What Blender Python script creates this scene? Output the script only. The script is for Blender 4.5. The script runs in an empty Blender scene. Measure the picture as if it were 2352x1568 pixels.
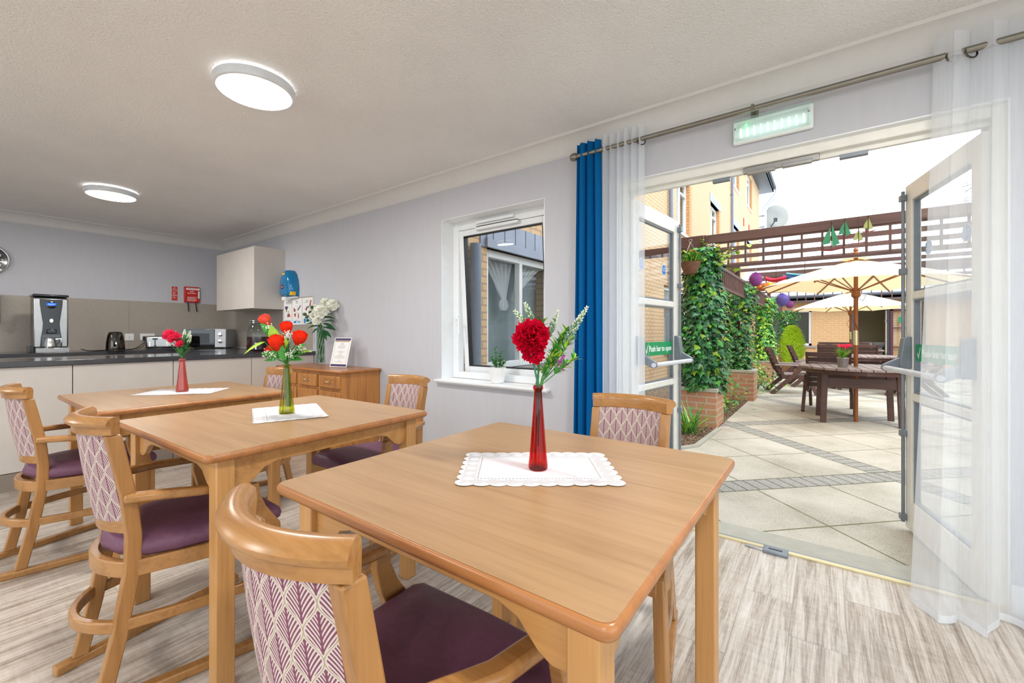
import bpy, math, random
from mathutils import Vector, Matrix, noise
random.seed(11)
SC = bpy.context.scene
COL = SC.collection
PI = math.pi
sin, cos, rad = math.sin, math.cos, math.radians

# ------------------------------------------------------------------ camera, world, sun, exposure
cam = bpy.data.cameras.new('camera')
cam.lens = 980.5 / 2352 * 36.0
cam.sensor_width = 36.0
cam.shift_y = -20.0 / 2352
cam.clip_start = 0.02
cam.clip_end = 300
camera = bpy.data.objects.new('camera', cam)
COL.objects.link(camera)
camera.location = (0, 0, 1.14)
camera.rotation_euler = (rad(90), 0, rad(36.21))
SC.camera = camera

SC.view_settings.view_transform = 'Standard'
SC.view_settings.look = 'None'
SC.view_settings.gamma = 1.0
SC.view_settings.use_curve_mapping = False
SC.view_settings.exposure = 0.12

SKY = 3.3
SUN = 2.0
LAMP = 26.0
world = bpy.data.worlds.new('overcast_sky')
SC.world = world
world.use_nodes = True
wn, wl = world.node_tree.nodes, world.node_tree.links
wn.clear()
w_out = wn.new('ShaderNodeOutputWorld')
w_bg = wn.new('ShaderNodeBackground')
w_bg.inputs['Strength'].default_value = SKY
w_tc = wn.new('ShaderNodeTexCoord')
w_map = wn.new('ShaderNodeMapping')
w_map.inputs['Scale'].default_value = (1, 1, 2.4)
w_no = wn.new('ShaderNodeTexNoise')
w_no.inputs['Scale'].default_value = 2.2
w_no.inputs['Detail'].default_value = 5
w_cr = wn.new('ShaderNodeValToRGB')
w_cr.color_ramp.elements[0].position = 0.35
w_cr.color_ramp.elements[0].color = (0.78, 0.87, 0.97, 1)
w_cr.color_ramp.elements[1].position = 0.7
w_cr.color_ramp.elements[1].color = (0.92, 0.97, 1.0, 1)
wl.new(w_tc.outputs['Generated'], w_map.inputs[0])
wl.new(w_map.outputs[0], w_no.inputs['Vector'])
wl.new(w_no.outputs['Fac'], w_cr.inputs[0])
wl.new(w_cr.outputs[0], w_bg.inputs['Color'])
wl.new(w_bg.outputs[0], w_out.inputs[0])

sun_d = bpy.data.lights.new('sun', 'SUN')
sun_d.energy = SUN
sun_d.angle = rad(40)
sun_d.color = (1.0, 0.97, 0.92)
sun = bpy.data.objects.new('sun', sun_d)
COL.objects.link(sun)
sun.location = (4, 6, 12)
sun.rotation_euler = (rad(24), rad(22), 0)

# ------------------------------------------------------------------ mesh builder
class M:
    def __init__(s):
        s.v = []; s.f = []; s.mi = []; s.cur = 0
    def add(s, vs, fs):
        b = len(s.v)
        s.v.extend([tuple(p) for p in vs])
        for f in fs:
            s.f.append(tuple(b + i for i in f)); s.mi.append(s.cur)
        return s
    def box(s, x0, x1, y0, y1, z0, z1, mt=None):
        vs = [Vector((x, y, z)) for z in (z0, z1) for y in (y0, y1) for x in (x0, x1)]
        if mt is not None: vs = [mt @ p for p in vs]
        return s.add(vs, [(0, 2, 3, 1), (4, 5, 7, 6), (0, 1, 5, 4), (2, 6, 7, 3), (0, 4, 6, 2), (1, 3, 7, 5)])
    def bar(s, p0, p1, w, h, up=(0, 0, 1)):
        p0 = Vector(p0); p1 = Vector(p1); d = (p1 - p0).normalized()
        side = d.cross(Vector(up))
        if side.length < 1e-4: side = d.cross(Vector((1, 0, 0)))
        side.normalize(); u = side.cross(d).normalized()
        vs = [p + side * (a * w / 2) + u * (b * h / 2) for p in (p0, p1) for a, b in ((-1, -1), (1, -1), (1, 1), (-1, 1))]
        return s.add(vs, [(3, 2, 1, 0), (4, 5, 6, 7), (0, 1, 5, 4), (1, 2, 6, 5), (2, 3, 7, 6), (3, 0, 4, 7)])
    def loft(s, rings, cap=True, closed=True):
        n = len(rings[0]); b = len(s.v)
        for r in rings: s.v.extend([tuple(p) for p in r])
        for i in range(len(rings) - 1):
            for j in range(n if closed else n - 1):
                a = b + i * n + j; c = b + i * n + (j + 1) % n
                s.f.append((a, c, c + n, a + n)); s.mi.append(s.cur)
        if cap and closed:
            s.f.append(tuple(b + j for j in range(n))[::-1]); s.mi.append(s.cur)
            e = b + (len(rings) - 1) * n
            s.f.append(tuple(e + j for j in range(n))); s.mi.append(s.cur)
        return s
    def frames(s, pts, up=None):
        pts = [Vector(p) for p in pts]; out = []
        prev = None
        for i, p in enumerate(pts):
            if i == 0: d = pts[1] - p
            elif i == len(pts) - 1: d = p - pts[-2]
            else: d = (pts[i + 1] - p).normalized() + (p - pts[i - 1]).normalized()
            d.normalize()
            if up is not None:
                a = d.cross(Vector(up))
            elif prev is None:
                a = d.cross(Vector((0, 0, 1)))
                if a.length < 0.1: a = d.cross(Vector((1, 0, 0)))
            else:
                a = prev - d * prev.dot(d)
            a.normalize(); prev = a
            out.append((p, a, a.cross(d).normalized() if up is None else a.cross(d).normalized()))
        return out
    def tube(s, pts, r, n=8, cap=True):
        fr = s.frames(pts); rings = []
        for i, (p, a, b) in enumerate(fr):
            rr = r[i] if isinstance(r, (list, tuple)) else r
            rings.append([p + a * (cos(2 * PI * j / n) * rr) + b * (sin(2 * PI * j / n) * rr) for j in range(n)])
        return s.loft(rings, cap)
    def sweep(s, prof, pts, up=(0, 0, 1)):
        # prof: (side, up) pairs ; side = direction x up
        rings = []
        for i, (p, a, b) in enumerate(s.frames(pts, up)):
            u = Vector(up)
            rings.append([p + a * q[0] + u * q[1] for q in prof])
        return s.loft(rings)
    def rect(s, pts, w, h, up=(0, 0, 1)):
        return s.sweep([(-w / 2, -h / 2), (w / 2, -h / 2), (w / 2, h / 2), (-w / 2, h / 2)], pts, up)
    def lathe(s, prof, c=(0, 0, 0), n=20, mt=None, cap=True, squash=1.0):
        rings = []
        for r, z in prof:
            ring = [Vector((max(r, 1e-4) * cos(2 * PI * j / n), max(r, 1e-4) * squash * sin(2 * PI * j / n), z)) for j in range(n)]
            ring = [(mt @ p if mt is not None else p) + Vector(c) for p in ring]
            rings.append(ring)
        return s.loft(rings, cap)
    def prism(s, poly, o, ux, uy, d):
        o = Vector(o); ux = Vector(ux); uy = Vector(uy); d = Vector(d)
        a = [o + ux * p[0] + uy * p[1] for p in poly]
        n = len(a)
        fs = [tuple(range(n))[::-1], tuple(range(n, 2 * n))] + [(i, (i + 1) % n, n + (i + 1) % n, n + i) for i in range(n)]
        return s.add(a + [p + d for p in a], fs)
    def ball(s, c, r, n=10, m=7, sc=(1, 1, 1), mt=None):
        rings = []
        for i in range(m + 1):
            t = PI * i / m
            rings.append([(Vector(c) + (mt @ Vector((sin(t) * cos(2 * PI * j / n) * r * sc[0], sin(t) * sin(2 * PI * j / n) * r * sc[1], -cos(t) * r * sc[2])) if mt is not None else Vector((sin(t) * cos(2 * PI * j / n) * r * sc[0], sin(t) * sin(2 * PI * j / n) * r * sc[1], -cos(t) * r * sc[2])))) for j in range(n)])
        return s.loft(rings, False)
    def grid(s, fn, nu, nv, wrap=False):
        b = len(s.v)
        for i in range(nu + 1):
            for j in range(nv + 1): s.v.append(tuple(fn(i / nu, j / nv)))
        for i in range(nu):
            for j in range(nv):
                a = b + i * (nv + 1) + j
                s.f.append((a, a + nv + 1, a + nv + 2, a + 1)); s.mi.append(s.cur)
        return s
    def torus(s, c, R, r, mt=None, n=20, m=6):
        rings = []
        for i in range(n + 1):
            t = 2 * PI * i / n
            ring = []
            for j in range(m):
                q = 2 * PI * j / m
                p = Vector(((R + r * cos(q)) * cos(t), (R + r * cos(q)) * sin(t), r * sin(q)))
                ring.append((mt @ p if mt is not None else p) + Vector(c))
            rings.append(ring)
        return s.loft(rings, False)

def obj(name, m, mats, parent=None, smooth=30, bevel=0, solid=0, loc=None, recalc=True):
    me = bpy.data.meshes.new(name)
    me.from_pydata(m.v, [], m.f)
    if not isinstance(mats, (list, tuple)): mats = [mats]
    for x in mats: me.materials.append(x)
    if len(mats) > 1: me.polygons.foreach_set('material_index', m.mi)
    if recalc:
        import bmesh
        bm = bmesh.new(); bm.from_mesh(me)
        bmesh.ops.recalc_face_normals(bm, faces=bm.faces)
        bm.to_mesh(me); bm.free()
    if smooth:
        me.polygons.foreach_set('use_smooth', [True] * len(me.polygons))
        if smooth < 180: me.set_sharp_from_angle(angle=rad(smooth))
    me.update()
    o = bpy.data.objects.new(name, me)
    COL.objects.link(o)
    if parent is not None: o.parent = parent
    if loc is not None: o.location = loc
    if solid:
        md = o.modifiers.new('thickness', 'SOLIDIFY'); md.thickness = solid; md.offset = 0
    if bevel:
        md = o.modifiers.new('edges', 'BEVEL'); md.width = bevel; md.segments = 2; md.limit_method = 'ANGLE'; md.angle_limit = rad(40)
        md.harden_normals = False
    return o

def tag(o, label, cat, group=None, kind=None):
    o['label'] = label; o['category'] = cat
    if group: o['group'] = group
    if kind: o['kind'] = kind
    return o

def thing(name, label, cat, loc=(0, 0, 0), rz=0, group=None):
    o = bpy.data.objects.new(name, None)
    o.empty_display_size = 0.05
    COL.objects.link(o)
    o.location = loc; o.rotation_euler = (0, 0, rz)
    return tag(o, label, cat, group)

def struct(name, m, mt, parent=None, **k):
    o = obj(name, m, mt, parent, **k)
    if parent is None: o['kind'] = 'structure'
    return o

def dup(root, loc, rz=0, label=None, scale=None):
    r = root.copy(); COL.objects.link(r); r.location = loc; r.rotation_euler = (0, 0, rz)
    if label: r['label'] = label
    if scale: r.scale = scale
    for ch in list(root.children):
        c = ch.copy(); COL.objects.link(c); c.parent = r
        for g in list(ch.children):
            d = g.copy(); COL.objects.link(d); d.parent = c
    return r

def text_mesh(name, body, size, mt, mat, parent=None, align='CENTER', depth=0.0004, bold=0.0):
    cu = bpy.data.curves.new(name, 'FONT')
    cu.body = body; cu.size = size; cu.align_x = align; cu.align_y = 'CENTER'; cu.extrude = depth; cu.offset = bold
    cu.resolution_u = 3
    t = bpy.data.objects.new(name, cu)
    me = bpy.data.meshes.new_from_object(t)
    bpy.data.objects.remove(t)
    me.materials.clear(); me.materials.append(mat)
    me.transform(mt)
    o = bpy.data.objects.new(name, me); COL.objects.link(o)
    if parent is not None: o.parent = parent
    return o

def basis(o, ux, uy):
    ux = Vector(ux).normalized(); uy = Vector(uy).normalized(); uz = ux.cross(uy)
    m = Matrix.Identity(4)
    for i in range(3):
        m[i][0] = ux[i]; m[i][1] = uy[i]; m[i][2] = uz[i]; m[i][3] = o[i]
    return m

# ------------------------------------------------------------------ materials
def lin(r, g, b):
    def c(x):
        x /= 255.0
        return x / 12.92 if x <= 0.04045 else ((x + 0.055) / 1.055) ** 2.4
    return (c(r), c(g), c(b), 1)

class N:
    def __init__(s, name):
        s.m = bpy.data.materials.new(name); s.m.use_nodes = True
        s.t = s.m.node_tree; s.t.nodes.clear()
        s.out = s.n('ShaderNodeOutputMaterial')
    def n(s, t, **k):
        x = s.t.nodes.new(t)
        for a, b in k.items(): setattr(x, a, b)
        return x
    def l(s, a, b): s.t.links.new(a, b)
    def val(s, x, i):
        if hasattr(i, 'is_output'): s.l(i, x)
        else: x.default_value = i
    def math(s, op, a, b=0.0, c=0.0, clamp=False):
        x = s.n('ShaderNodeMath', operation=op, use_clamp=clamp)
        s.val(x.inputs[0], a); s.val(x.inputs[1], b); s.val(x.inputs[2], c)
        return x.outputs[0]
    def mix(s, f, a, b):
        x = s.n('ShaderNodeMix', data_type='RGBA')
        s.val(x.inputs[0], f); s.val(x.inputs[6], a); s.val(x.inputs[7], b)
        return x.outputs[2]
    def coord(s, scale=(1, 1, 1), rot=(0, 0, 0)):
        tc = s.n('ShaderNodeTexCoord'); mp = s.n('ShaderNodeMapping')
        mp.inputs['Scale'].default_value = scale; mp.inputs['Rotation'].default_value = rot
        s.l(tc.outputs['Object'], mp.inputs[0]); return mp.outputs[0]
    def noise(s, vec, scale, detail=3, rough=0.55, dist=0.0):
        x = s.n('ShaderNodeTexNoise'); s.l(vec, x.inputs['Vector'])
        x.inputs['Scale'].default_value = scale; x.inputs['Detail'].default_value = detail
        x.inputs['Roughness'].default_value = rough; x.inputs['Distortion'].default_value = dist
        return x.outputs['Fac']
    def ramp(s, f, stops):
        x = s.n('ShaderNodeValToRGB'); s.l(f, x.inputs[0]); e = x.color_ramp.elements
        while len(e) < len(stops): e.new(0.5)
        for i, (p, c) in enumerate(stops): e[i].position = p; e[i].color = c
        return x.outputs[0]
    def bump(s, h, strength=0.3, dist=0.01):
        b = s.n('ShaderNodeBump'); b.inputs['Strength'].default_value = strength; b.inputs['Distance'].default_value = dist
        s.l(h, b.inputs['Height']); return b.outputs[0]
    def bsdf(s, col, rough=0.5, metal=0.0, spec=0.5, normal=None, **k):
        b = s.n('ShaderNodeBsdfPrincipled')
        s.val(b.inputs['Base Color'], col); s.val(b.inputs['Roughness'], rough); b.inputs['Metallic'].default_value = metal
        b.inputs['Specular IOR Level'].default_value = spec
        if normal is not None: s.l(normal, b.inputs['Normal'])
        for a, v in k.items(): b.inputs[a.replace('_', ' ')].default_value = v
        s.l(b.outputs[0], s.out.inputs[0]); return b

def simple(name, rgb, rough=0.5, metal=0.0, spec=0.5, var=0.06, scale=14.0, bump=0.0, **k):
    n = N(name); v = n.coord()
    f = n.noise(v, scale, 4)
    c = lin(*rgb)
    lo = tuple(x * (1 - var) for x in c[:3]) + (1,); hi = tuple(min(1, x * (1 + var)) for x in c[:3]) + (1,)
    col = n.ramp(f, [(0.3, lo), (0.7, hi)])
    nm = n.bump(n.noise(v, scale * 8, 2), bump, 0.002) if bump else None
    n.bsdf(col, rough, metal, spec, nm, **k)
    return n.m

def wood(name, base, dark, axis='x', rough=0.38, fine=1.0, spec=0.5):
    n = N(name)
    sc = {'x': (1.2, 14, 14), 'y': (14, 1.2, 14), 'z': (14, 14, 1.2)}[axis]
    sc2 = {'x': (3, 120, 120), 'y': (120, 3, 120), 'z': (120, 120, 3)}[axis]
    v = n.coord(sc); a = n.noise(v, 1.6 * fine, 5, 0.6, 0.5)
    b = n.noise(n.coord(sc2), 1.0 * fine, 3, 0.6)
    f = n.math('ADD', n.math('MULTIPLY', a, 0.65), n.math('MULTIPLY', b, 0.35))
    col = n.ramp(f, [(0.30, lin(*dark)), (0.52, lin(*base)), (0.68, tuple(min(1, x * 1.12) for x in lin(*base)[:3]) + (1,))])
    n.bsdf(col, rough, 0, spec, n.bump(b, 0.06, 0.001))
    return n.m

mt_oak = wood('oak_laminate', (172, 137, 100), (154, 118, 82), 'x', 0.32, 1.0)
mt_edge = wood('oak_edge', (170, 112, 64), (144, 90, 48), 'x', 0.3)
mt_beech = wood('beech_wood', (190, 140, 84), (166, 114, 60), 'z', 0.34)
mt_chairv = wood('chair_beech', (168, 120, 69), (142, 96, 50), 'z', 0.32)
mt_chair = wood('chair_beech_rail', (168, 120, 69), (142, 96, 50), 'x', 0.27)
mt_beechh = wood('beech_wood_rail', (186, 136, 80), (160, 110, 56), 'x', 0.28)
mt_side = wood('honey_oak', (186, 126, 66), (146, 88, 38), 'z', 0.35)
mt_sidetop = wood('honey_oak_top', (176, 112, 58), (140, 82, 36), 'x', 0.25)
mt_inlay = simple('dark_inlay', (104, 58, 24), 0.4)
mt_seat = simple('aubergine_vinyl', (106, 68, 88), 0.5, spec=0.35, var=0.12, scale=60, bump=0.06)
mt_white = simple('white_gloss_paint', (236, 238, 240), 0.3, var=0.02)
mt_upvc = simple('white_frame', (232, 234, 236), 0.28, var=0.02)
mt_plastic = simple('white_plastic', (238, 238, 236), 0.35, var=0.02)
mt_doorw = simple('cream_door_paint', (232, 230, 222), 0.35, var=0.04)
mt_grey = simple('grey_hardware', (128, 136, 144), 0.4, 0.3)
mt_steel = simple('brushed_steel', (176, 176, 176), 0.32, 1.0, var=0.05)
mt_chrome = simple('polished_chrome', (222, 222, 222), 0.08, 1.0, var=0.02)
mt_dsteel = simple('dark_chrome', (92, 86, 78), 0.14, 1.0, var=0.05)
mt_brass = simple('pale_brass_strip', (214, 200, 160), 0.4, 0.4)
mt_pole = simple('satin_nickel', (136, 132, 122), 0.34, 0.8)
mt_black = simple('black_plastic', (20, 20, 22), 0.18, spec=0.6)
mt_rubber = simple('black_rubber', (24, 24, 26), 0.5)
mt_blackm = simple('black_glass', (8, 9, 11), 0.06, spec=0.7)
mt_top = simple('graphite_worktop', (58, 58, 62), 0.14, spec=0.6, var=0.03, scale=80)
mt_cab = simple('cashmere_cabinet', (206, 198, 190), 0.4, var=0.035, scale=5)
mt_cabd = simple('cabinet_plinth', (138, 126, 116), 0.45)
mt_bluecur = simple('teal_blue_fabric', (0, 98, 160), 0.8, spec=0.15, var=0.08, scale=120, bump=0.1)
mt_bluep = simple('translucent_blue_plastic', (0, 118, 172), 0.12, spec=0.6, var=0.15)
mt_yellow = simple('yellow_plastic', (246, 190, 20), 0.3)
mt_red = simple('red_plastic', (200, 34, 26), 0.35)
mt_maroon = simple('maroon_badge', (120, 22, 40), 0.4)
mt_paper = simple('white_paper', (240, 238, 236), 0.6, var=0.01)
mt_purple = simple('purple_print', (66, 44, 98), 0.5)
mt_gold = simple('tan_print', (186, 160, 116), 0.5)
mt_ink = simple('grey_ink', (120, 116, 128), 0.6)
mt_inkred = simple('terracotta_print', (170, 76, 60), 0.6)
mt_inkblue = simple('blue_print', (40, 130, 200), 0.6)
mt_inklight = simple('pale_blue_print', (130, 184, 220), 0.6)
mt_green = simple('safety_green', (0, 150, 92), 0.4, var=0.02)
mt_blue = simple('sign_blue', (0, 112, 190), 0.4, var=0.02)
mt_signw = simple('sign_white', (244, 246, 246), 0.4, var=0.01)
mt_leaf = simple('leaf_green', (66, 146, 58), 0.45, var=0.35, scale=30)
mt_leafl = simple('lime_leaf', (164, 204, 62), 0.45, var=0.25, scale=30)
mt_leafd = simple('dark_leaf', (44, 100, 58), 0.36, var=0.35, scale=30)
mt_stem = simple('stem_green', (70, 130, 62), 0.5, var=0.2)
mt_stemt = simple('teal_stem', (60, 120, 96), 0.5, var=0.2)
def petals(name, rgb, var=0.15, t=0.35):
    n = N(name); c = lin(*rgb); f = n.noise(n.coord(), 45, 3)
    col = n.ramp(f, [(0.3, tuple(x * (1 - var) for x in c[:3]) + (1,)), (0.7, tuple(min(1, x * (1 + var)) for x in c[:3]) + (1,))])
    a = n.n('ShaderNodeBsdfDiffuse'); b = n.n('ShaderNodeBsdfTranslucent'); m = n.n('ShaderNodeMixShader'); m.inputs[0].default_value = t
    n.l(col, a.inputs[0]); n.l(col, b.inputs[0]); n.l(a.outputs[0], m.inputs[1]); n.l(b.outputs[0], m.inputs[2]); n.l(m.outputs[0], n.out.inputs[0]); return n.m
mt_carn = petals('crimson_petals', (216, 20, 58), .15)
mt_rose = petals('red_rose_petals', (250, 60, 36))
mt_coral = petals('coral_rose_petals', (252, 98, 78))
mt_pink = petals('pink_petals', (252, 74, 116))
mt_peony = petals('cream_petals', (253, 252, 240), .04, .12)
mt_lav = simple('cream_buds', (214, 220, 196), 0.6, var=0.15)
mt_lavg = simple('sage_buds', (120, 152, 122), 0.6, var=0.25, scale=90)
mt_orchid = petals('magenta_petals', (224, 110, 208))
mt_orange = simple('orange_petals', (240, 130, 40), 0.6, var=0.2)
mt_violet = simple('purple_flower_ball', (128, 116, 190), 0.7, var=0.2, scale=60)
mt_magenta = simple('magenta_flower_ball', (160, 84, 160), 0.7, var=0.25, scale=60)
mt_soil = simple('brown_soil', (70, 54, 42), 0.9, var=0.3, scale=60, bump=0.5)
mt_brownw = wood('dark_stained_timber', (92, 64, 58), (66, 44, 40), 'x', 0.5, 0.8)
mt_brownw2 = wood('brown_furniture_timber', (88, 60, 54), (58, 38, 34), 'x', 0.42, 0.8)
mt_pergola = wood('mauve_brown_timber', (100, 74, 68), (74, 54, 50), 'x', 0.6, 0.7)
mt_slat = wood('weathered_slats', (150, 132, 130), (112, 92, 92), 'y', 0.5, 0.8)
mt_teak = wood('varnished_teak', (150, 88, 44), (116, 64, 30), 'z', 0.3)
mt_canvas = simple('cream_canvas', (246, 238, 214), 0.85, spec=0.1, var=0.03, scale=6)
mt_wicker = simple('brown_wicker', (120, 84, 62), 0.7, var=0.4, scale=90, bump=0.6)
mt_slate = simple('slate_grey_tile', (150, 158, 176), 0.6, var=0.1, scale=6)
mt_pipe = simple('grey_downpipe', (116, 126, 142), 0.4, var=0.06)
mt_wpipe = simple('white_downpipe', (196, 202, 210), 0.35, var=0.03)
mt_fascia = simple('dark_fascia', (70, 76, 88), 0.5)
mt_sill = simple('stone_sill', (150, 148, 150), 0.7, var=0.1)
mt_dish = simple('pale_grey_dish', (142, 145, 142), 0.5, var=0.03)
mt_ceram = simple('white_ceramic', (240, 240, 240), 0.15, var=0.01)
mt_zinc = simple('galvanised_zinc', (176, 178, 180), 0.35, 0.8, var=0.15, scale=50)
mt_rooml = simple('cream_room_wall', (190, 180, 150), 0.8)
mt_drink = simple('dark_red_cordial', (60, 12, 24), 0.12, spec=0.5, var=0.1)
mt_shrub = petals('lime_conifer', (214, 246, 90), 0.2, .45)
mt_kickplate = simple('kerb_concrete', (172, 170, 158), 0.8, var=0.08)

def glass_mat(name, rgb=(255, 255, 255), refl=1.0, tint=0.0):
    n = N(name)
    v = n.coord()
    tr = n.n('ShaderNodeBsdfTransparent'); gl = n.n('ShaderNodeBsdfGlossy'); gl.inputs['Roughness'].default_value = 0.01
    c = lin(*rgb)
    f = n.noise(v, 3.0, 2)
    tr_c = n.ramp(f, [(0.2, tuple(x * 0.97 for x in c[:3]) + (1,)), (0.8, c)])
    n.l(tr_c, tr.inputs[0])
    fr = n.n('ShaderNodeLayerWeight'); fr.inputs['Blend'].default_value = 0.5
    mx = n.n('ShaderNodeMixShader')
    n.l(n.math('MULTIPLY', n.math('ADD', n.math('MULTIPLY', n.math('POWER', fr.outputs['Facing'], 5.0), 0.7), 0.035), refl, clamp=True), mx.inputs[0])
    n.l(tr.outputs[0], mx.inputs[1]); n.l(gl.outputs[0], mx.inputs[2]); n.l(mx.outputs[0], n.out.inputs[0])
    return n.m
mt_glass = glass_mat('window_glass', (250, 252, 252), 0.6)
mt_glassj = glass_mat('clear_jar_glass', (244, 247, 246), 0.6)
mt_redglass = glass_mat('red_glass', (240, 96, 76), 1.2)
mt_redglassd = simple('oxblood_glass', (150, 52, 44), 0.08, spec=0.7, var=0.15)
mt_greenglass = glass_mat('olive_green_glass', (232, 232, 150), 1.2)

def veil(name, rgb, alpha, stripes=0.0):
    n = N(name)
    tr = n.n('ShaderNodeBsdfTransparent'); df = n.n('ShaderNodeBsdfDiffuse'); tl = n.n('ShaderNodeBsdfTranslucent')
    df.inputs[0].default_value = lin(*rgb); tl.inputs[0].default_value = lin(*rgb)
    m1 = n.n('ShaderNodeMixShader'); m1.inputs[0].default_value = 0.5
    n.l(df.outputs[0], m1.inputs[1]); n.l(tl.outputs[0], m1.inputs[2])
    m2 = n.n('ShaderNodeMixShader')
    f = n.noise(n.coord((1, 1, 0.06)), 60, 2)
    n.l(n.math('ADD', n.math('MULTIPLY', f, 0.12), alpha - 0.06, clamp=True), m2.inputs[0])
    n.l(tr.outputs[0], m2.inputs[1]); n.l(m1.outputs[0], m2.inputs[2]); n.l(m2.outputs[0], n.out.inputs[0])
    return n.m
mt_sheer = veil('white_voile', (246, 250, 255), 0.58)
mt_sheerh = veil('white_voile_hem', (244, 246, 250), 0.78)
mt_net = veil('net_curtain', (252, 253, 255), 0.9)

def emis(name, rgb, s):
    n = N(name); e = n.n('ShaderNodeEmission')
    f = n.noise(n.coord(), 5, 1)
    c = lin(*rgb)
    n.l(n.ramp(f, [(0.3, tuple(x * 0.99 for x in c[:3]) + (1,)), (0.7, c)]), e.inputs[0])
    e.inputs[1].default_value = s; n.l(e.outputs[0], n.out.inputs[0]); return n.m
mt_lamp = emis('lamp_diffuser', (255, 244, 228), 9.0)
mt_halo = emis('lamp_rim_glow', (255, 250, 244), 5.0)
mt_led = emis('cold_led', (236, 255, 250), 6.0)
mt_ledg = emis('green_led', (60, 255, 110), 10.0)
mt_screen = emis('blue_display', (40, 120, 255), 1.2)

def wall_mat(name, rgb, bump=0.05, weave=True):
    n = N(name); v = n.coord()
    f = n.noise(n.coord((1, 1, 0.15)), 26, 3); c = lin(*rgb)
    col = n.ramp(f, [(0.3, tuple(x * 0.97 for x in c[:3]) + (1,)), (0.7, c)])
    n.bsdf(col, 0.75, 0, 0.25, n.bump(n.noise(v, 160, 3), bump, 0.002)); return n.m
mt_wall = wall_mat('painted_wall', (196, 196, 202))
mt_cove = wall_mat('coving_paint', (222, 220, 218), 0.02)

n = N('textured_ceiling'); v = n.coord()
f1 = n.noise(v, 75, 3, 0.6); f2 = n.noise(v, 170, 2, 0.5)
hh = n.math('ADD', f1, n.math('MULTIPLY', f2, 0.6))
n.bsdf(n.ramp(n.noise(v, 1.5, 3), [(0.3, lin(236, 234, 232)), (0.7, lin(244, 242, 240))]), 0.85, 0, 0.1, n.bump(n.ramp(hh, [(0.55, (0, 0, 0, 1)), (1.05, (1, 1, 1, 1))]), 0.55, 0.008))
mt_ceil = n.m

# vinyl plank floor: planks run along y
n = N('vinyl_plank_floor'); tc = n.n('ShaderNodeTexCoord'); sp = n.n('ShaderNodeSeparateXYZ'); n.l(tc.outputs['Object'], sp.inputs[0])
X, Y = sp.outputs[0], sp.outputs[1]
u = n.math('DIVIDE', n.math('ADD', X, 20.045), 0.178); ui = n.math('FLOOR', u); uf = n.math('FRACT', u)
wn1 = n.n('ShaderNodeTexWhiteNoise', noise_dimensions='1D'); n.l(ui, wn1.inputs['W'])
vv = n.math('ADD', n.math('DIVIDE', Y, 1.22), n.math('MULTIPLY', wn1.outputs['Value'], 3.7)); vi = n.math('FLOOR', vv); vf = n.math('FRACT', vv)
wn2 = n.n('ShaderNodeTexWhiteNoise', noise_dimensions='2D'); cb = n.n('ShaderNodeCombineXYZ'); n.l(ui, cb.inputs[0]); n.l(vi, cb.inputs[1]); n.l(cb.outputs[0], wn2.inputs['Vector'])
off = n.n('ShaderNodeVectorMath', operation='SCALE'); n.l(wn2.outputs['Color'], off.inputs[0]); off.inputs['Scale'].default_value = 30
def shifted(scale):
    a = n.n('ShaderNodeVectorMath', operation='ADD'); n.l(tc.outputs['Object'], a.inputs[0]); n.l(off.outputs[0], a.inputs[1])
    mp = n.n('ShaderNodeMapping'); mp.inputs['Scale'].default_value = scale; n.l(a.outputs[0], mp.inputs[0]); return mp.outputs[0]
g1 = n.noise(shifted((34, 1.5, 1)), 1.0, 6, 0.7, 1.0)
g2 = n.noise(shifted((230, 9, 1)), 1.0, 3, 0.7)
g3 = n.noise(shifted((9, 55, 1)), 1.0, 4, 0.7, 0.5)
gg = n.math('ADD', n.math('ADD', n.math('MULTIPLY', g1, 0.6), n.math('MULTIPLY', g2, 0.27)), n.math('MULTIPLY', g3, 0.13))
gg = n.math('ADD', gg, n.math('MULTIPLY', n.math('SUBTRACT', wn2.outputs['Value'], 0.5), 0.07))
colf = n.ramp(gg, [(0.34, lin(118, 102, 88)), (0.43, lin(158, 143, 128)), (0.54, lin(196, 186, 175)), (0.68, lin(217, 210, 203))])
e1 = n.math('LESS_THAN', n.math('MINIMUM', uf, n.math('SUBTRACT', 1.0, uf)), 0.008)
e2 = n.math('LESS_THAN', n.math('MINIMUM', vf, n.math('SUBTRACT', 1.0, vf)), 0.0012)
seam = n.math('MAXIMUM', e1, e2)
colf = n.mix(n.math('MULTIPLY', seam, 0.55), colf, lin(110, 98, 90))
n.bsdf(colf, 0.32, 0, 0.6, n.bump(n.math('SUBTRACT', gg, n.math('MULTIPLY', seam, 0.5)), 0.12, 0.002))
mt_floor = n.m

# patio: 600 mm slabs laid on the diagonal with 200 mm bands of block paving
n = N('patio_paving'); tc = n.n('ShaderNodeTexCoord'); sp = n.n('ShaderNodeSeparateXYZ'); n.l(tc.outputs['Object'], sp.inputs[0])
X, Y = sp.outputs[0], sp.outputs[1]
P = n.math('MULTIPLY', n.math('ADD', X, Y), 0.70711); Q = n.math('MULTIPLY', n.math('SUBTRACT', Y, X), 0.70711)
def band(t, o):
    w = n.math('MULTIPLY', n.math('FRACT', n.math('DIVIDE', n.math('ADD', t, 20 - o), 2.0)), 2.0)   # 0..0.2 band, then three slabs
    isb = n.math('LESS_THAN', w, 0.2)
    k = n.math('MULTIPLY', n.math('FRACT', n.math('DIVIDE', n.math('SUBTRACT', w, 0.2), 0.6)), 0.6)
    ej = n.math('LESS_THAN', n.math('MINIMUM', k, n.math('SUBTRACT', 0.6, k)), 0.006)
    eb = n.math('LESS_THAN', n.math('MINIMUM', n.math('ABSOLUTE', w), n.math('ABSOLUTE', n.math('SUBTRACT', w, 0.2))), 0.007)
    return w, isb, ej, eb
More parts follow.
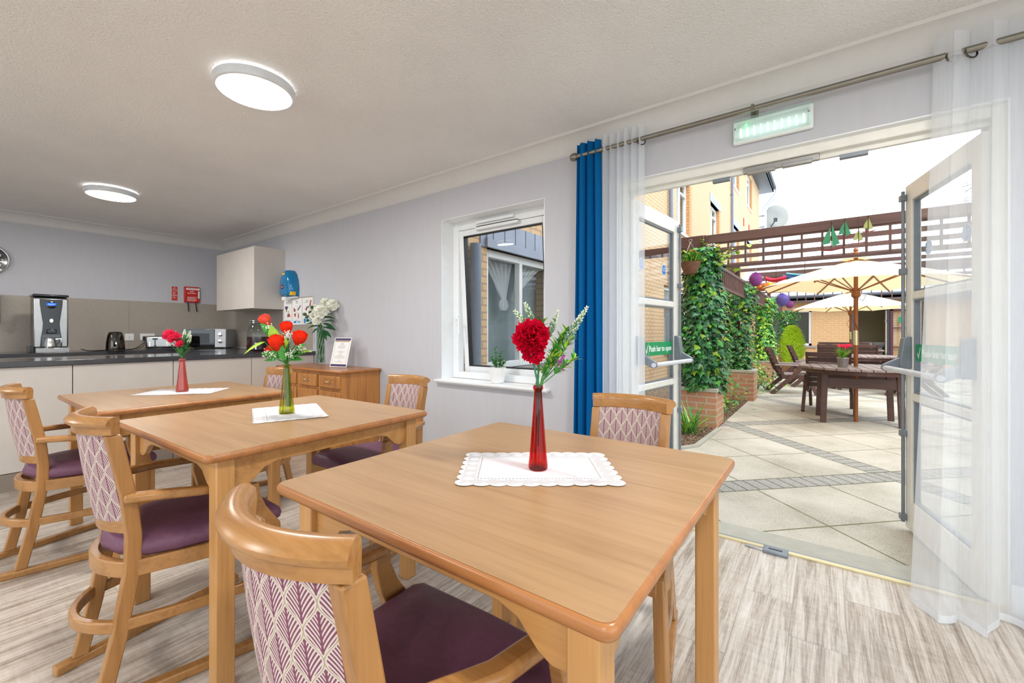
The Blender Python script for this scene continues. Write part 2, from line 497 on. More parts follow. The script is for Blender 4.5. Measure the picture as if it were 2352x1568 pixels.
wp, bp, jp, ebp = band(P, 3.47); wq, bq, jq, ebq = band(Q, 2.84)
isb = n.math('MAXIMUM', bp, bq)
joint = n.math('MULTIPLY', n.math('MAXIMUM', jp, jq), n.math('SUBTRACT', 1.0, isb))
def stripe(t): 
    k = n.math('MULTIPLY', n.math('FRACT', n.math('DIVIDE', t, 0.1)), 0.1)
    return n.math('LESS_THAN', n.math('MINIMUM', k, n.math('SUBTRACT', 0.1, k)), 0.005)
bj = n.math('MAXIMUM', n.math('MULTIPLY', bq, stripe(P)), n.math('MULTIPLY', n.math('MULTIPLY', bp, n.math('SUBTRACT', 1.0, bq)), stripe(Q)))
bj = n.math('MAXIMUM', bj, n.math('MULTIPLY', isb, n.math('MAXIMUM', ebp, ebq)))
vv = n.coord(); big = n.noise(vv, 1.3, 5, 0.6); fine = n.noise(vv, 170, 3, 0.7)
slab = n.ramp(n.math('ADD', n.math('MULTIPLY', big, 0.5), n.math('MULTIPLY', fine, 0.5)), [(0.38, lin(156, 149, 134)), (0.5, lin(190, 184, 170)), (0.64, lin(210, 204, 192))])
blk = n.ramp(fine, [(0.35, lin(126, 124, 118)), (0.65, lin(186, 184, 176))])
c = n.mix(isb, slab, blk)
c = n.mix(n.math('MULTIPLY', joint, n.ramp(n.noise(vv, 6, 3), [(0.4, (0.75, 0.75, 0.75, 1)), (0.6, (1, 1, 1, 1))])), c, lin(104, 104, 70))
c = n.mix(bj, c, lin(92, 90, 80))
n.bsdf(c, 0.85, 0, 0.2, n.bump(n.math('SUBTRACT', fine, n.math('MULTIPLY', n.math('MAXIMUM', joint, bj), 2.0)), 0.4, 0.004))
mt_patio = n.m

def brick_mat(name, axis, c1, c2, mortar, w=0.225, h=0.075, scale_off=0.0):
    n = N(name); tc = n.n('ShaderNodeTexCoord'); sp = n.n('ShaderNodeSeparateXYZ'); n.l(tc.outputs['Object'], sp.inputs[0])
    cb = n.n('ShaderNodeCombineXYZ')
    if axis == 'xy': n.l(n.math('ADD', sp.outputs[0], sp.outputs[1]), cb.inputs[0])
    else: n.l(sp.outputs[0 if axis == 'x' else 1], cb.inputs[0])
    n.l(sp.outputs[2], cb.inputs[1])
    b = n.n('ShaderNodeTexBrick'); n.l(cb.outputs[0], b.inputs['Vector'])
    b.inputs['Scale'].default_value = 1.0; b.inputs['Brick Width'].default_value = w; b.inputs['Row Height'].default_value = h
    b.inputs['Mortar Size'].default_value = 0.009; b.inputs['Mortar Smooth'].default_value = 0.1
    b.inputs['Bias'].default_value = 0.15
    f = n.noise(cb.outputs[0], 5.0, 3)
    f2 = n.noise(cb.outputs[0], 70.0, 3)
    a1 = n.mix(f, lin(*c1), lin(*c2))
    b.inputs['Mortar'].default_value = lin(*mortar)
    n.l(a1, b.inputs['Color1'])
    a2 = n.mix(f2, lin(*c2), lin(*c1)); n.l(a2, b.inputs['Color2'])
    n.bsdf(b.outputs['Color'], 0.85, 0, 0.15, n.bump(n.math('SUBTRACT', f2, n.math('MULTIPLY', b.outputs['Fac'], 2.0)), 0.35, 0.004))
    return n.m
mt_brick = brick_mat('buff_brick', 'y', (222, 194, 158), (200, 160, 120), (172, 150, 128))
mt_brickx = brick_mat('buff_brick_cross', 'x', (222, 188, 140), (188, 140, 98), (206, 184, 154))
mt_brickp = brick_mat('planter_brick', 'xy', (198, 150, 122), (170, 118, 92), (184, 170, 150))
mt_quoin = brick_mat('orange_brick', 'xy', (212, 166, 120), (196, 144, 98), (170, 130, 96), 0.3)

# splashback tile
n = N('taupe_splashback'); v = n.coord((60, 60, 260)); v2 = n.coord((220, 220, 60))
f = n.math('ADD', n.math('MULTIPLY', n.noise(v, 0.5, 3), 0.5), n.math('MULTIPLY', n.noise(v2, 0.5, 3), 0.5))
n.bsdf(n.ramp(f, [(0.3, lin(160, 150, 139)), (0.7, lin(172, 163, 152))]), 0.35, 0, 0.4)
mt_tile = n.m

# leaf-pattern upholstery
n = N('leaf_upholstery'); tc = n.n('ShaderNodeTexCoord'); sp = n.n('ShaderNodeSeparateXYZ'); n.l(tc.outputs['Object'], sp.inputs[0])
U = n.math('DIVIDE', sp.outputs[0], 0.043); V = n.math('DIVIDE', sp.outputs[2], 0.083)
a = n.math('ABSOLUTE', n.math('SUBTRACT', n.math('FRACT', n.math('ADD', U, 0.5)), 0.5))
vf = n.math('FRACT', V)
h = n.math('SUBTRACT', 0.25, n.math('MULTIPLY', n.math('COSINE', n.math('MULTIPLY', vf, 2 * PI)), 0.25))
inA = n.math('LESS_THAN', a, h); inB = n.math('SUBTRACT', 1.0, inA)
aB = n.math('SUBTRACT', 0.5, a); vB = n.math('FRACT', n.math('ADD', V, 0.5))
al = n.math('ADD', n.math('MULTIPLY', inA, a), n.math('MULTIPLY', inB, aB))
vl = n.math('ADD', n.math('MULTIPLY', inA, vf), n.math('MULTIPLY', inB, vB))
hl = n.math('ADD', n.math('MULTIPLY', inA, h), n.math('MULTIPLY', inB, n.math('SUBTRACT', 0.5, h)))
dist = n.math('SUBTRACT', hl, al)
curve = n.math('SUBTRACT', vl, n.math('MULTIPLY', n.math('POWER', al, 0.75), 0.75))
st = n.math('FRACT', n.math('MULTIPLY', curve, 9.5))
vein = n.math('MULTIPLY', n.math('GREATER_THAN', st, 0.52), n.math('GREATER_THAN', al, 0.035))
outl = n.math('LESS_THAN', dist, 0.065); mid = n.math('LESS_THAN', dist, 0.018)
fn_ = n.noise(tc.outputs['Object'], 300, 2)
plum = n.mix(fn_, lin(112, 64, 84), lin(134, 86, 102)); cream = n.mix(fn_, lin(196, 180, 172), lin(212, 198, 190))
c = n.mix(n.math('MAXIMUM', vein, outl), plum, cream)
c = n.mix(mid, c, lin(164, 150, 120))
n.bsdf(c, 0.8, 0, 0.15, n.bump(fn_, 0.15, 0.001))
mt_fabric = n.m

# lace doily: drilled border with woven mesh
n = N('white_lace'); tc = n.n('ShaderNodeTexCoord'); sp = n.n('ShaderNodeSeparateXYZ'); n.l(tc.outputs['Object'], sp.inputs[0])
X, Y = sp.outputs[0], sp.outputs[1]
hx, hy = 0.205, 0.14
ex = n.math('SUBTRACT', hx, n.math('ABSOLUTE', X)); ey = n.math('SUBTRACT', hy, n.math('ABSOLUTE', Y))
e = n.math('MINIMUM', ex, ey)
border = n.math('LESS_THAN', e, 0.052)
def cell(t, s): return n.math('ABSOLUTE', n.math('SUBTRACT', n.math('FRACT', n.math('DIVIDE', t, s)), 0.5))
S1 = n.math('ADD', X, Y); S2 = n.math('SUBTRACT', X, Y)
hole = n.math('MULTIPLY', n.math('LESS_THAN', cell(S1, 0.0078), 0.24), n.math('LESS_THAN', cell(S2, 0.0078), 0.24))
patch = n.math('GREATER_THAN', n.math('ADD', n.math('SINE', n.math('MULTIPLY', X, 150)), n.math('SINE', n.math('MULTIPLY', Y, 150))), -0.5)
rim = n.math('MULTIPLY', n.math('GREATER_THAN', e, 0.008), n.math('LESS_THAN', e, 0.042))
dots = n.math('MULTIPLY', n.math('MULTIPLY', n.math('GREATER_THAN', e, 0.047), n.math('LESS_THAN', e, 0.0505)), n.math('LESS_THAN', cell(n.math('ADD', X, Y), 0.009), 0.22))
hh = n.math('MAXIMUM', n.math('MULTIPLY', n.math('MULTIPLY', hole, patch), rim), dots)
dfb = n.n('ShaderNodeBsdfDiffuse')
n.l(n.mix(n.noise(tc.outputs['Object'], 200, 2), lin(214, 214, 218), lin(228, 228, 232)), dfb.inputs[0])
trb = n.n('ShaderNodeBsdfTransparent'); mx = n.n('ShaderNodeMixShader')
n.l(hh, mx.inputs[0]); n.l(dfb.outputs[0], mx.inputs[1]); n.l(trb.outputs[0], mx.inputs[2]); n.l(mx.outputs[0], n.out.inputs[0])
mt_lace = n.m

# bark mulch
n = N('bark_mulch'); v = n.coord()
vo = n.n('ShaderNodeTexVoronoi'); n.l(v, vo.inputs['Vector']); vo.inputs['Scale'].default_value = 38
n.bsdf(n.ramp(vo.outputs['Distance'], [(0.1, lin(178, 160, 140)), (0.5, lin(110, 88, 70)), (0.8, lin(50, 38, 30))]), 0.9, 0, 0.1, n.bump(vo.outputs['Distance'], 0.8, 0.02))
mt_mulch = n.m
# ================================================================== ROOM SHELL
X0, X1, Y0, Y1, HC = -7.22, 2.2, -2.8, 2.6, 2.467
WY = 2.85                                            # outer face of the window wall
DX0, DX1, DZ = -1.055, 0.61, 2.10                     # door opening
NX0, NX1, NZ0, NZ1 = -2.652, -1.614, 0.745, 2.105    # window opening
m = M().box(X0, X1, Y0, Y1 + 0.02, -0.05, 0)
struct('floor', m, mt_floor)
m = M().box(X0 - .1, X1 + .1, Y0 - .1, WY, HC, HC + .12)
struct('ceiling', m, mt_ceil)
m = M()
m.box(X0, NX0, Y1, WY, 0, HC); m.box(NX1, DX0, Y1, WY, 0, HC); m.box(DX1, X1, Y1, WY, 0, HC)
m.box(NX0, NX1, Y1, WY, 0, NZ0 - .02); m.box(NX0, NX1, Y1, WY, NZ1, HC); m.box(DX0, DX1, Y1, WY, DZ, HC)
struct('wall_back', m, mt_wall)
struct('wall_left', M().box(X0 - .1, X0, Y0, WY, 0, HC), mt_wall)
# unseen walls behind the camera, opened with added windows to let in fill daylight
m = M().box(X1, X1 + .1, Y0, Y1, 0, .35).box(X1, X1 + .1, Y0, Y1, 2.25, HC).box(X1, X1 + .1, Y0, -2.5, .35, 2.25).box(X1, X1 + .1, 2.1, WY, .35, 2.25)
struct('wall_right', m, mt_wall)
m = M().box(X0, X1, Y0 - .1, Y0, 0, .35).box(X0, X1, Y0 - .1, Y0, 2.25, HC).box(X0, -4.6, Y0 - .1, Y0, .35, 2.25).box(-1.4, -1.0, Y0 - .1, Y0, .35, 2.25).box(1.9, X1, Y0 - .1, Y0, .35, 2.25)
struct('wall_front', m, mt_wall)
def added_window(name, ax, a, b, c):
    m = M(); q = (lambda u0, u1, z0, z1: m.box(u0, u1, c - .04, c + .04, z0, z1)) if ax == 'x' else (lambda u0, u1, z0, z1: m.box(c - .04, c + .04, u0, u1, z0, z1))
    q(a, a + .06, .35, 2.25); q(b - .06, b, .35, 2.25); q(a + .06, b - .06, .35, .41); q(a + .06, b - .06, 2.19, 2.25); k = (a + b) / 2; q(k - .03, k + .03, .41, 2.19)
    w = struct(name, m, mt_upvc); g = M()
    (g.box(a + .05, b - .05, c - .003, c + .003, .4, 2.2) if ax == 'x' else g.box(c - .003, c + .003, a + .05, b - .05, .4, 2.2)); struct('window_pane', g, mt_glass, w)
added_window('added_window_2', 'x', -4.6, -1.4, Y0 - .05); added_window('added_window_3', 'x', -1.0, 1.9, Y0 - .05); added_window('added_window_4', 'y', -2.5, 2.1, X1 + .05)  # frames and panes for the added openings, put in only for daylight
struct('bounce_ground', M().box(-20, 20, -20, Y0 - .12, -.3, -.05).box(X1 + .12, 20, Y0 - .12, WY, -.3, -.05), mt_patio)  # unseen ground added outside these windows to bounce light onto the ceiling
# coving : concave quarter profile
def cove(name, p0, p1):
    R = 0.112; prof = [(0, 0), (0, -R)] + [(R - 0.012 - (R - 0.024) * cos(a * PI / 14) + 0.0, -R + 0.012 + (R - 0.024) * sin(a * PI / 14)) for a in range(0, 8)] + [(R, 0)]
    return struct(name, M().sweep(prof, [p0, p1]), mt_cove, smooth=35)
cove('trim_1', (X0, Y1, HC), (X1, Y1, HC))
cove('trim_2', (X0, Y0, HC), (X0, Y1, HC))
# reveal linings are painted white gloss
m = M()
m.box(NX0, NX0 + .004, Y1, 2.74, NZ0, NZ1); m.box(NX1 - .004, NX1, Y1, 2.74, NZ0, NZ1); m.box(NX0, NX1, Y1, 2.74, NZ1 - .004, NZ1)
struct('trim_3', m, mt_white)
m = M().box(DX0, DX1, Y1 - .001, 2.66, DZ - .006, DZ); m.box(DX0, DX0 + .006, Y1, 2.66, 0, DZ); m.box(DX1 - .006, DX1, Y1, 2.66, 0, DZ)
struct('trim_4', m, mt_white)
m = M().box(X0, DX0, Y1 - .014, Y1, 0, .1); struct('baseboard_back', m, mt_white, bevel=.003)
struct('baseboard_right', M().box(DX1, X1, Y1 - .016, Y1, 0, .12), mt_white, bevel=.003)
# door frame and threshold
fr = struct('door_1', M().box(DX0, DX0 + .045, 2.63, 2.73, 0, DZ).box(DX1 - .045, DX1, 2.63, 2.73, 0, DZ).box(DX0 + .045, DX1 - .045, 2.63, 2.73, 2.045, DZ), mt_doorw, bevel=.004)
struct('door_stop', M().box(DX0, DX1, 2.665, 2.69, 2.02, 2.05).box(DX0 + .045, DX0 + .058, 2.70, 2.72, 0, 2.05).box(DX1 - .058, DX1 - .045, 2.70, 2.72, 0, 2.05), mt_doorw, fr)
struct('latch_keep', M().box(-.36, -.02, 2.645, 2.67, 2.012, 2.045).box(-.34, -.21, 2.63, 2.66, 2.0, 2.018).box(-.18, -.05, 2.63, 2.66, 2.003, 2.021), mt_steel, fr, bevel=.003)
struct('latch_keep', M().box(-.52, -.43, 2.66, 2.69, 2.0, 2.02), mt_grey, fr, bevel=.002)
struct('latch_keep', M().box(.06, .17, 2.66, 2.69, 2.0, 2.02), mt_grey, fr, bevel=.002)
th = struct('threshold', M().box(DX0, DX1, 2.605, 2.632, -.01, .010), mt_brass, fr, bevel=.003)
struct('threshold_channel', M().box(DX0, DX1, 2.632, 2.655, -.02, .004), mt_grey, fr)
struct('floor_socket', M().box(-.345, -.255, 2.575, 2.61, 0, .006), mt_steel, fr, bevel=.002)
fs = struct('floor_socket', M().box(-.26, -.15, 2.555, 2.63, 0, .016), mt_grey, fr, bevel=.004)
struct('socket_slot', M().box(-.235, -.175, 2.585, 2.595, .0155, .0175), mt_rubber, fs)
# outside sill slab
struct('trim_5', M().box(DX0 - .1, DX1 + .1, 2.655, 2.86, -.06, -.012), mt_kickplate)

# window: fixed frame, top-hung sash pushed out, trickle vent, handle
wf = struct('window_1', M().box(NX0, NX0 + .065, 2.74, 2.81, NZ0, NZ1).box(NX1 - .065, NX1, 2.74, 2.81, NZ0, NZ1).box(NX0 + .065, NX1 - .065, 2.74, 2.81, NZ0, NZ0 + .055).box(NX0 + .065, NX1 - .065, 2.74, 2.81, NZ1 - .075, NZ1), mt_upvc, bevel=.004)
struct('trickle_vent', M().box(-2.38, -1.98, 2.722, 2.745, 2.055, 2.085), mt_upvc, wf, bevel=.004)
tv = struct('trickle_vent', M().box(-2.37, -1.93, 2.705, 2.745, 2.0, 2.025), mt_upvc, wf, bevel=.006)
struct('vent_slot', M().box(-2.36, -1.94, 2.712, 2.74, 2.0251, 2.032), mt_rubber, tv)
sash = bpy.data.objects.new('sash', None); COL.objects.link(sash); sash.parent = wf; sash['kind'] = 'structure'
sash.location = (0, 2.775, 2.03); sash.rotation_euler = (rad(3.8), 0, 0)
sx0, sx1, sz = NX0 + .06, NX1 - .06, -1.24
struct('sash_frame', M().box(sx0, sx0 + .052, -.03, .03, sz, 0).box(sx1 - .052, sx1, -.03, .03, sz, 0).box(sx0 + .052, sx1 - .052, -.03, .03, sz, sz + .055).box(sx0 + .052, sx1 - .052, -.03, .03, -.05, 0), mt_upvc, sash, bevel=.005)
struct('gasket', M().box(sx0 + .052, sx0 + .06, -.026, .02, sz + .055, -.05).box(sx1 - .06, sx1 - .052, -.026, .02, sz + .055, -.05).box(sx0 + .06, sx1 - .06, -.026, .02, sz + .055, sz + .062).box(sx0 + .06, sx1 - .06, -.026, .02, -.058, -.05), mt_rubber, sash)
struct('window_pane', M().box(sx0 + .05, sx1 - .05, -.006, .006, sz + .05, -.045), mt_glass, sash)
struct('window_handle', M().box(NX0 + .045, NX0 + .062, 2.725, 2.745, 1.20, 1.29).tube([(NX0 + .055, 2.715, 1.255), (NX0 + .10, 2.70, 1.26), (NX0 + .105, 2.70, 1.13)], .008, 8), mt_white, wf, bevel=.002)
m = M().box(NX0 - .05, NX1 + .045, 2.55, 2.74, NZ0 - .022, NZ0); struct('windowsill', m, mt_white, wf, bevel=.006)
struct('sill_moulding', M().box(NX0 - .035, NX1 + .03, 2.575, 2.6, NZ0 - .034, NZ0 - .022), mt_white, wf)

# glazed escape doors, opened outwards
def leaf_door(hx, ang, s, label):
    d = thing('glazed_door', label, 'door', (hx, 2.66, 0), ang, 'open double doors to the patio')
    L, T, H = 0.765, 0.022, 2.0
    m = M().box(0, .085, -T, T, .0, H).box(L - .085, L, -T, T, 0, H).box(.085, L - .085, -T, T, 0, .17).box(.085, L - .085, -T, T, 1.9, H)
    obj('door_frame', m, mt_doorw, d, bevel=.004)
    for z in (.75, 1.33):
        obj('glazing_bar', M().box(.085, L - .085, -T, T, z, z + .045), mt_doorw, d, bevel=.008)
    for z0, z1 in ((.17, .75), (.795, 1.33), (1.375, 1.9)):
        p = obj('glass_pane', M().box(.085, L - .085, -.004, .004, z0, z1), mt_glass, d)
        g = M()
        for a, b, c_, e_ in ((.085, .097, z0, z1), (L - .097, L - .085, z0, z1)): g.box(a, b, -.012, .012, c_, e_)
        g.box(.097, L - .097, -.012, .012, z0, z0 + .01).box(.097, L - .097, -.012, .012, z1 - .01, z1)
        obj('glazing_gasket', g, mt_grey, p)
    # panic bolt on the room face (local side s)
    f = s * T
    q = M().tube([(L - .012, f + s * .014, .03), (L - .012, f + s * .014, 1.97)], .009, 8)
    rod = obj('bolt_rod', q, mt_grey, d)
    for z in (.06, .55, 1.5, 1.93):
        obj('rod_clip', M().box(L - .03, L + .006, min(f, f + s * .03), max(f, f + s * .03), z - .018, z + .018), mt_grey, rod, bevel=.003)
    for xx in (L - .09, .04):
        pr = [(0, .935), (.045, .935), (.055, .955), (.035, 1.11), (.01, 1.118), (0, 1.118)]
        b = M().prism([(p[0], p[1]) for p in pr], (xx, f, 0), (0, s, 0), (0, 0, 1), (.055, 0, 0))
        bx = obj('latch_box', b, mt_grey, d, bevel=.005)
        ar = [(.03, 1.0), (.052, .995), (.125, .955), (.132, .93), (.12, .916), (.10, .916), (.035, .945)]
        obj('bar_arm', M().prism(ar, (xx + .012, f, 0), (0, s, 0), (0, 0, 1), (.03, 0, 0)), mt_grey, bx, bevel=.004)
    obj('push_bar', M().tube([(.05, f + s * .115, .935), (L - .05, f + s * .115, .935)], .015, 12), simple('light_grey_bar', (206, 210, 216), 0.35) if 'light_grey_bar' not in bpy.data.materials else bpy.data.materials['light_grey_bar'], d)
    # stickers on the glass, room side
    ux = Vector((-s, 0, 0)) if s > 0 else Vector((1, 0, 0))
    def face(x, z, dy=.0055): return basis((x, s * dy, z), (1, 0, 0) if s < 0 else (-1, 0, 0), (0, 0, 1))
    for xs in (L - .24, .16):
        st = M().lathe([(.041, 0), (.041, .0006)], n=28, mt=face(xs, 1.60).to_3x3().to_4x4(), c=(xs, s * .0046, 1.60))
        so = obj('round_sign', st, mt_signw, d, smooth=0)
        obj('sign_face', M().lathe([(.037, 0), (.037, .0003)], n=28, mt=face(xs, 1.60).to_3x3().to_4x4(), c=(xs, s * .0053, 1.60)), mt_blue, so, smooth=0)
        text_mesh('sign_text', 'Fire door\nkeep shut', .0155, face(xs, 1.60, .0058) @ Matrix.Translation((0, .004, 0)), mt_signw, so)
    cx = .42 if s < 0 else L - .42 + .0
    x0, x1 = (.20, L - .088)
    sg = obj('exit_sign', M().box(x0, x1, min(s * .0045, s * .0055), max(s * .0045, s * .0055), .980, 1.075), mt_green, d)
    if s < 0: cf = lambda t: x0 + t * (x1 - x0)
    else: cf = lambda t: x1 - t * (x1 - x0)
    text_mesh('sign_text', 'Push bar to open', .056, face(cf(.565), 1.026, .006), mt_signw, sg, bold=.0008)
    fm = face(cf(.08), 1.02, .0058)
    tk = [fm @ Vector(p) for p in ((-.02, .002, 0), (-.014, .008, 0), (-.004, -.010, 0), (.018, .038, 0), (.022, .036, 0), (-.002, -.028, 0))]
    obj('tick_mark', M().add(tk, [(0, 1, 2, 3, 4, 5)]), mt_signw, sg, smooth=0)
    obj('sign_divider', M().add([fm @ Vector(p) for p in ((.034, -.038, 0), (.036, -.038, 0), (.036, .055, 0), (.034, .055, 0))], [(0, 1, 2, 3)]), mt_signw, sg, smooth=0)
    return d
leaf_door(DX0 + .045, rad(84), -1, 'left open white glazed door leaf, beside the blue curtain, ivy planter just outside it')
leaf_door(DX1 - .045, rad(102), 1, 'right open white glazed door leaf, half hidden behind the long white voile curtain')

# ------------------------------------------------------------------ curtains
PY, PZ = 2.52, 2.30
rail = thing('curtain_pole', 'satin metal curtain pole running above the double doors', 'curtain pole', (0, PY, PZ))
obj('rod', M().tube([(-1.32, 0, 0), (1.3, 0, 0)], .0135, 12), mt_pole, rail)
obj('finial', M().lathe([(.0, -.04), (.02, -.038), (.026, -.02), (.024, 0), (.016, .008)], n=16, mt=Matrix.Rotation(-PI / 2, 4, 'Y') @ Matrix.Rotation(PI, 4, 'Y'), c=(-1.32, 0, 0)), mt_pole, rail)
for bx_ in (-.30, 1.2):
    obj('bracket', M().box(bx_ - .01, bx_ + .01, 0, .08, -.006, .006).box(bx_ - .018, bx_ + .018, .074, .08, -.03, .03).box(bx_ - .008, bx_ + .008, -.016, .0, -.018, .018), mt_pole, rail, bevel=.002)

def curtain(name, label, cat, xa, xb, folds, amp, matf, math_, ztop, zbot, flare=None, phase=0.0, bottom=None, rings=(), group=None, seedv=1):
    c = thing(name, label, cat, (xa, PY, 0), 0, group)
    rn = random.Random(seedv); ph = [rn.uniform(-.5, .5) for _ in range(12)]
    W = xb - xa
    def pt(u, z):
        t = (z - zbot) / (ztop - zbot)
        k = 1 - t
        a = amp * (0.75 + .5 * k)
        x = u * W + (flare(u, k) if flare else 0)
        w = folds * 2 * PI * u + phase
        y = a * sin(w + .35 * sin(2.3 * w * .3 + ph[1])) + .25 * a * sin(.47 * w + ph[2] * 3) * (0.3 + k)
        x += .35 * W / folds * sin(2 * w + ph[3]) * .25
        if bottom: y += bottom(u, k)
        return (x, y, z)
    nu = max(60, int(folds * 14))
    zs = [zbot + (ztop - .1 - zbot) * (i / 26) for i in range(27)]
    obj('curtain_fabric', M().grid(lambda u, v: pt(u, zbot + (ztop - .1 - zbot) * v), nu, 26), matf, c, smooth=180, recalc=False)
    obj('heading_tape', M().grid(lambda u, v: pt(u, ztop - .1 + .1 * v), nu, 2), math_, c, smooth=180, recalc=False)
    obj('bottom_hem', M().grid(lambda u, v: (lambda p: (p[0], p[1] - .002, p[2]))(pt(u, zbot + .028 * v)), nu, 1), math_, c, smooth=180, recalc=False)
    for u in rings:
        p = pt(u, PZ)
        obj('eyelet', M().torus((p[0], 0.0, PZ - .012), .024, .0035, Matrix.Rotation(rad(80), 4, 'X') @ Matrix.Rotation(rad(35), 4, 'Y'), 24, 6), mt_dsteel, c)
    return c
curtain('blue_curtain', 'teal blue curtain gathered at the left end of the pole', 'curtain', -1.315, -1.155, 3.2, .028, mt_bluecur, mt_bluecur, 2.375, .03, lambda u, k: -.03 * k * (1 - u) + .03 * k * u, seedv=3)
curtain('sheer_curtain', 'white voile curtain hanging beside the blue curtain, left of the doors', 'curtain', -1.15, -.875, 6, .026, mt_sheer, mt_sheerh, 2.385, .03, None, .6, rings=(.97,), seedv=5)
def billow(u, k): return -(.13 * k * k) * (0.55 + .45 * sin(7 * u + .6)) - .05 * k * sin(13 * u) * k
curtain('sheer_curtain', 'long white voile curtain at the right edge, its hem pooling on the floor', 'curtain', .385, 1.15, 7, .04, mt_sheer, mt_sheerh, 2.385, .012, lambda u, k: -.085 * k ** 1.3 * (1 - u) ** 2, 1.9, bottom=billow, rings=(.05, .13), seedv=9)

# ------------------------------------------------------------------ lamps
def ceiling_lamp(x, y, label, vis=True):
    t = thing('ceiling_light', label, 'ceiling light', (x, y, HC), 0, 'round ceiling lights')
    obj('glow_ring', M().lathe([(.165, -.018), (.165, -.002)], n=48), mt_halo, t)
    obj('casing', M().lathe([(.10, -.0005), (.165, -.012), (.186, -.016), (.19, -.024), (.186, -.058), (.176, -.062), (.170, -.060)], n=56), simple('white_lamp_casing', (226, 230, 236), .4) if 'white_lamp_casing' not in bpy.data.materials else bpy.data.materials['white_lamp_casing'], t, smooth=50)
    obj('diffuser', M().lathe([(.174, -.060), (.165, -.066), (.10, -.069), (.0, -.070)], n=48), mt_lamp, t)
    ld = bpy.data.lights.new('lamp_light', 'AREA'); ld.shape = 'DISK'; ld.size = .33; ld.energy = LAMP; ld.color = (1, .98, .95); ld.spread = rad(180)
    lo = bpy.data.objects.new('lamp_light', ld); COL.objects.link(lo); lo.parent = t; lo.location = (0, 0, -.075)
    return t
ceiling_lamp(-2.43, 1.02, 'larger-looking round white ceiling light, nearest the camera, above the middle table')
ceiling_lamp(-5.34, 1.0, 'smaller-looking round white ceiling light, further away near the kitchen wall')
for q in ((.45, 1.0), (.45, -1.6), (-2.43, -1.6), (-5.34, -1.6)): ceiling_lamp(*q, 'unseen round ceiling light added behind the camera to brighten the room')  # extra lamps out of view, added to lift the room brightness

# emergency bulkhead light over the doors
bk = thing('emergency_light', 'white emergency bulkhead light glowing on the wall above the doors', 'emergency light', (-.222, 2.598, 2.215))
obj('back_plate', M().box(-.178, .178, -.025, 0, -.062, .062), mt_plastic, bk, bevel=.008)
n = N('frosted_bulkhead_lens'); tr = n.n('ShaderNodeBsdfTransparent'); tr.inputs[0].default_value = (.93, .98, .97, 1); dd = n.n('ShaderNodeBsdfTranslucent'); dd.inputs[0].default_value = (.85, .95, .93, 1); mx = n.n('ShaderNodeMixShader')
n.l(n.math('ADD', n.math('MULTIPLY', n.noise(n.coord((1, 1, 1)), 60, 2), .08), .08), mx.inputs[0]); n.l(tr.outputs[0], mx.inputs[1]); n.l(dd.outputs[0], mx.inputs[2]); n.l(mx.outputs[0], n.out.inputs[0])
obj('lens_cover', M().box(-.172, .172, -.075, -.025, -.056, .056), n.m, bk, bevel=.012)
m = M()
for i in range(10): m.box(-.14 + .031 * i - .002, -.14 + .031 * i + .002, -.035, -.03, -.032, .014)
obj('led_strip', m, mt_led, bk)
obj('status_light', M().ball((-.115, -.034, .028), .005), mt_ledg, bk)
for s in (-1, 1): obj('lens_screw', M().lathe([(.006, 0), (.006, .004)], n=10, mt=Matrix.Rotation(PI / 2, 4, 'X'), c=(s * .16, -.075, 0)), mt_steel, bk)
# ================================================================== DINING TABLES
def rounded_rect(hx, hy, r, n=5):
    out = []
    for cx, cy, a0 in ((hx - r, hy - r, 0), (-hx + r, hy - r, 90), (-hx + r, -hy + r, 180), (hx - r, -hy + r, 270)):
        for i in range(n + 1):
            a = rad(a0 + 90 * i / n); out.append((cx + r * cos(a), cy + r * sin(a)))
    return out
TZ = 0.77
def make_table(label):
    t = thing('dining_table', label, 'dining table', (0, 0, 0), 0, 'square oak dining tables')
    hx, hy = .4425, .4525
    ring = lambda ins, z: [(x, y, z) for x, y in rounded_rect(hx - ins, hy - ins, .02)]
    obj('tabletop', M().loft([ring(.006, TZ - .0015), ring(.0055, TZ), ring(.02, TZ)][:2] + [ring(.03, TZ)]), mt_oak, t, smooth=0)
    obj('table_edging', M().loft([ring(.012, TZ - .028), ring(.003, TZ - .024), ring(0, TZ - .016), ring(0, TZ - .008), ring(.003, TZ - .002), ring(.006, TZ - .0008)]), mt_edge, t, smooth=50)
    for sx in (-1, 1):
        for sy in (-1, 1):
            obj('leg', M().box(sx * .3775 - .027, sx * .3775 + .027, sy * .3825 - .027, sy * .3825 + .027, 0, TZ - .028), mt_beech, t, bevel=.004)
    def apron(L):
        # long rail with ogee brackets at both ends
        pts = [(-L, 0), (L, 0), (L, -.11), (L - .035, -.112), (L - .06, -.10), (L - .10, -.062), (L - .14, -.05)]
        return pts + [(-a, b) for a, b in reversed(pts[2:])]
    for sy in (-1, 1): obj('apron', M().prism(apron(.352), (0, sy * .3825 - .01, TZ - .028), (1, 0, 0), (0, 0, 1), (0, .02, 0)), mt_beechh, t, bevel=.002)
    for sx in (-1, 1): obj('apron', M().prism(apron(.357), (sx * .3775 - .01, 0, TZ - .028), (0, 1, 0), (0, 0, 1), (.02, 0, 0)), mt_beechh, t, bevel=.002)
    return t
t1 = make_table('nearest square oak dining table, with the tall dark red vase and crimson carnation')
T1, T2, T3 = (-.6535, .9545, 0), (-1.965, .93, 0), (-3.215, .905, 0)
t2 = dup(t1, T2, rad(1.6), 'middle square oak dining table, with the green vase of red roses', (1.05, 1.01, 1))
t3 = dup(t1, T3, rad(0.5), 'farthest square oak dining table, by the kitchen counter, with the short red vase', (1.07, 1.0, 1))
t1.location = T1

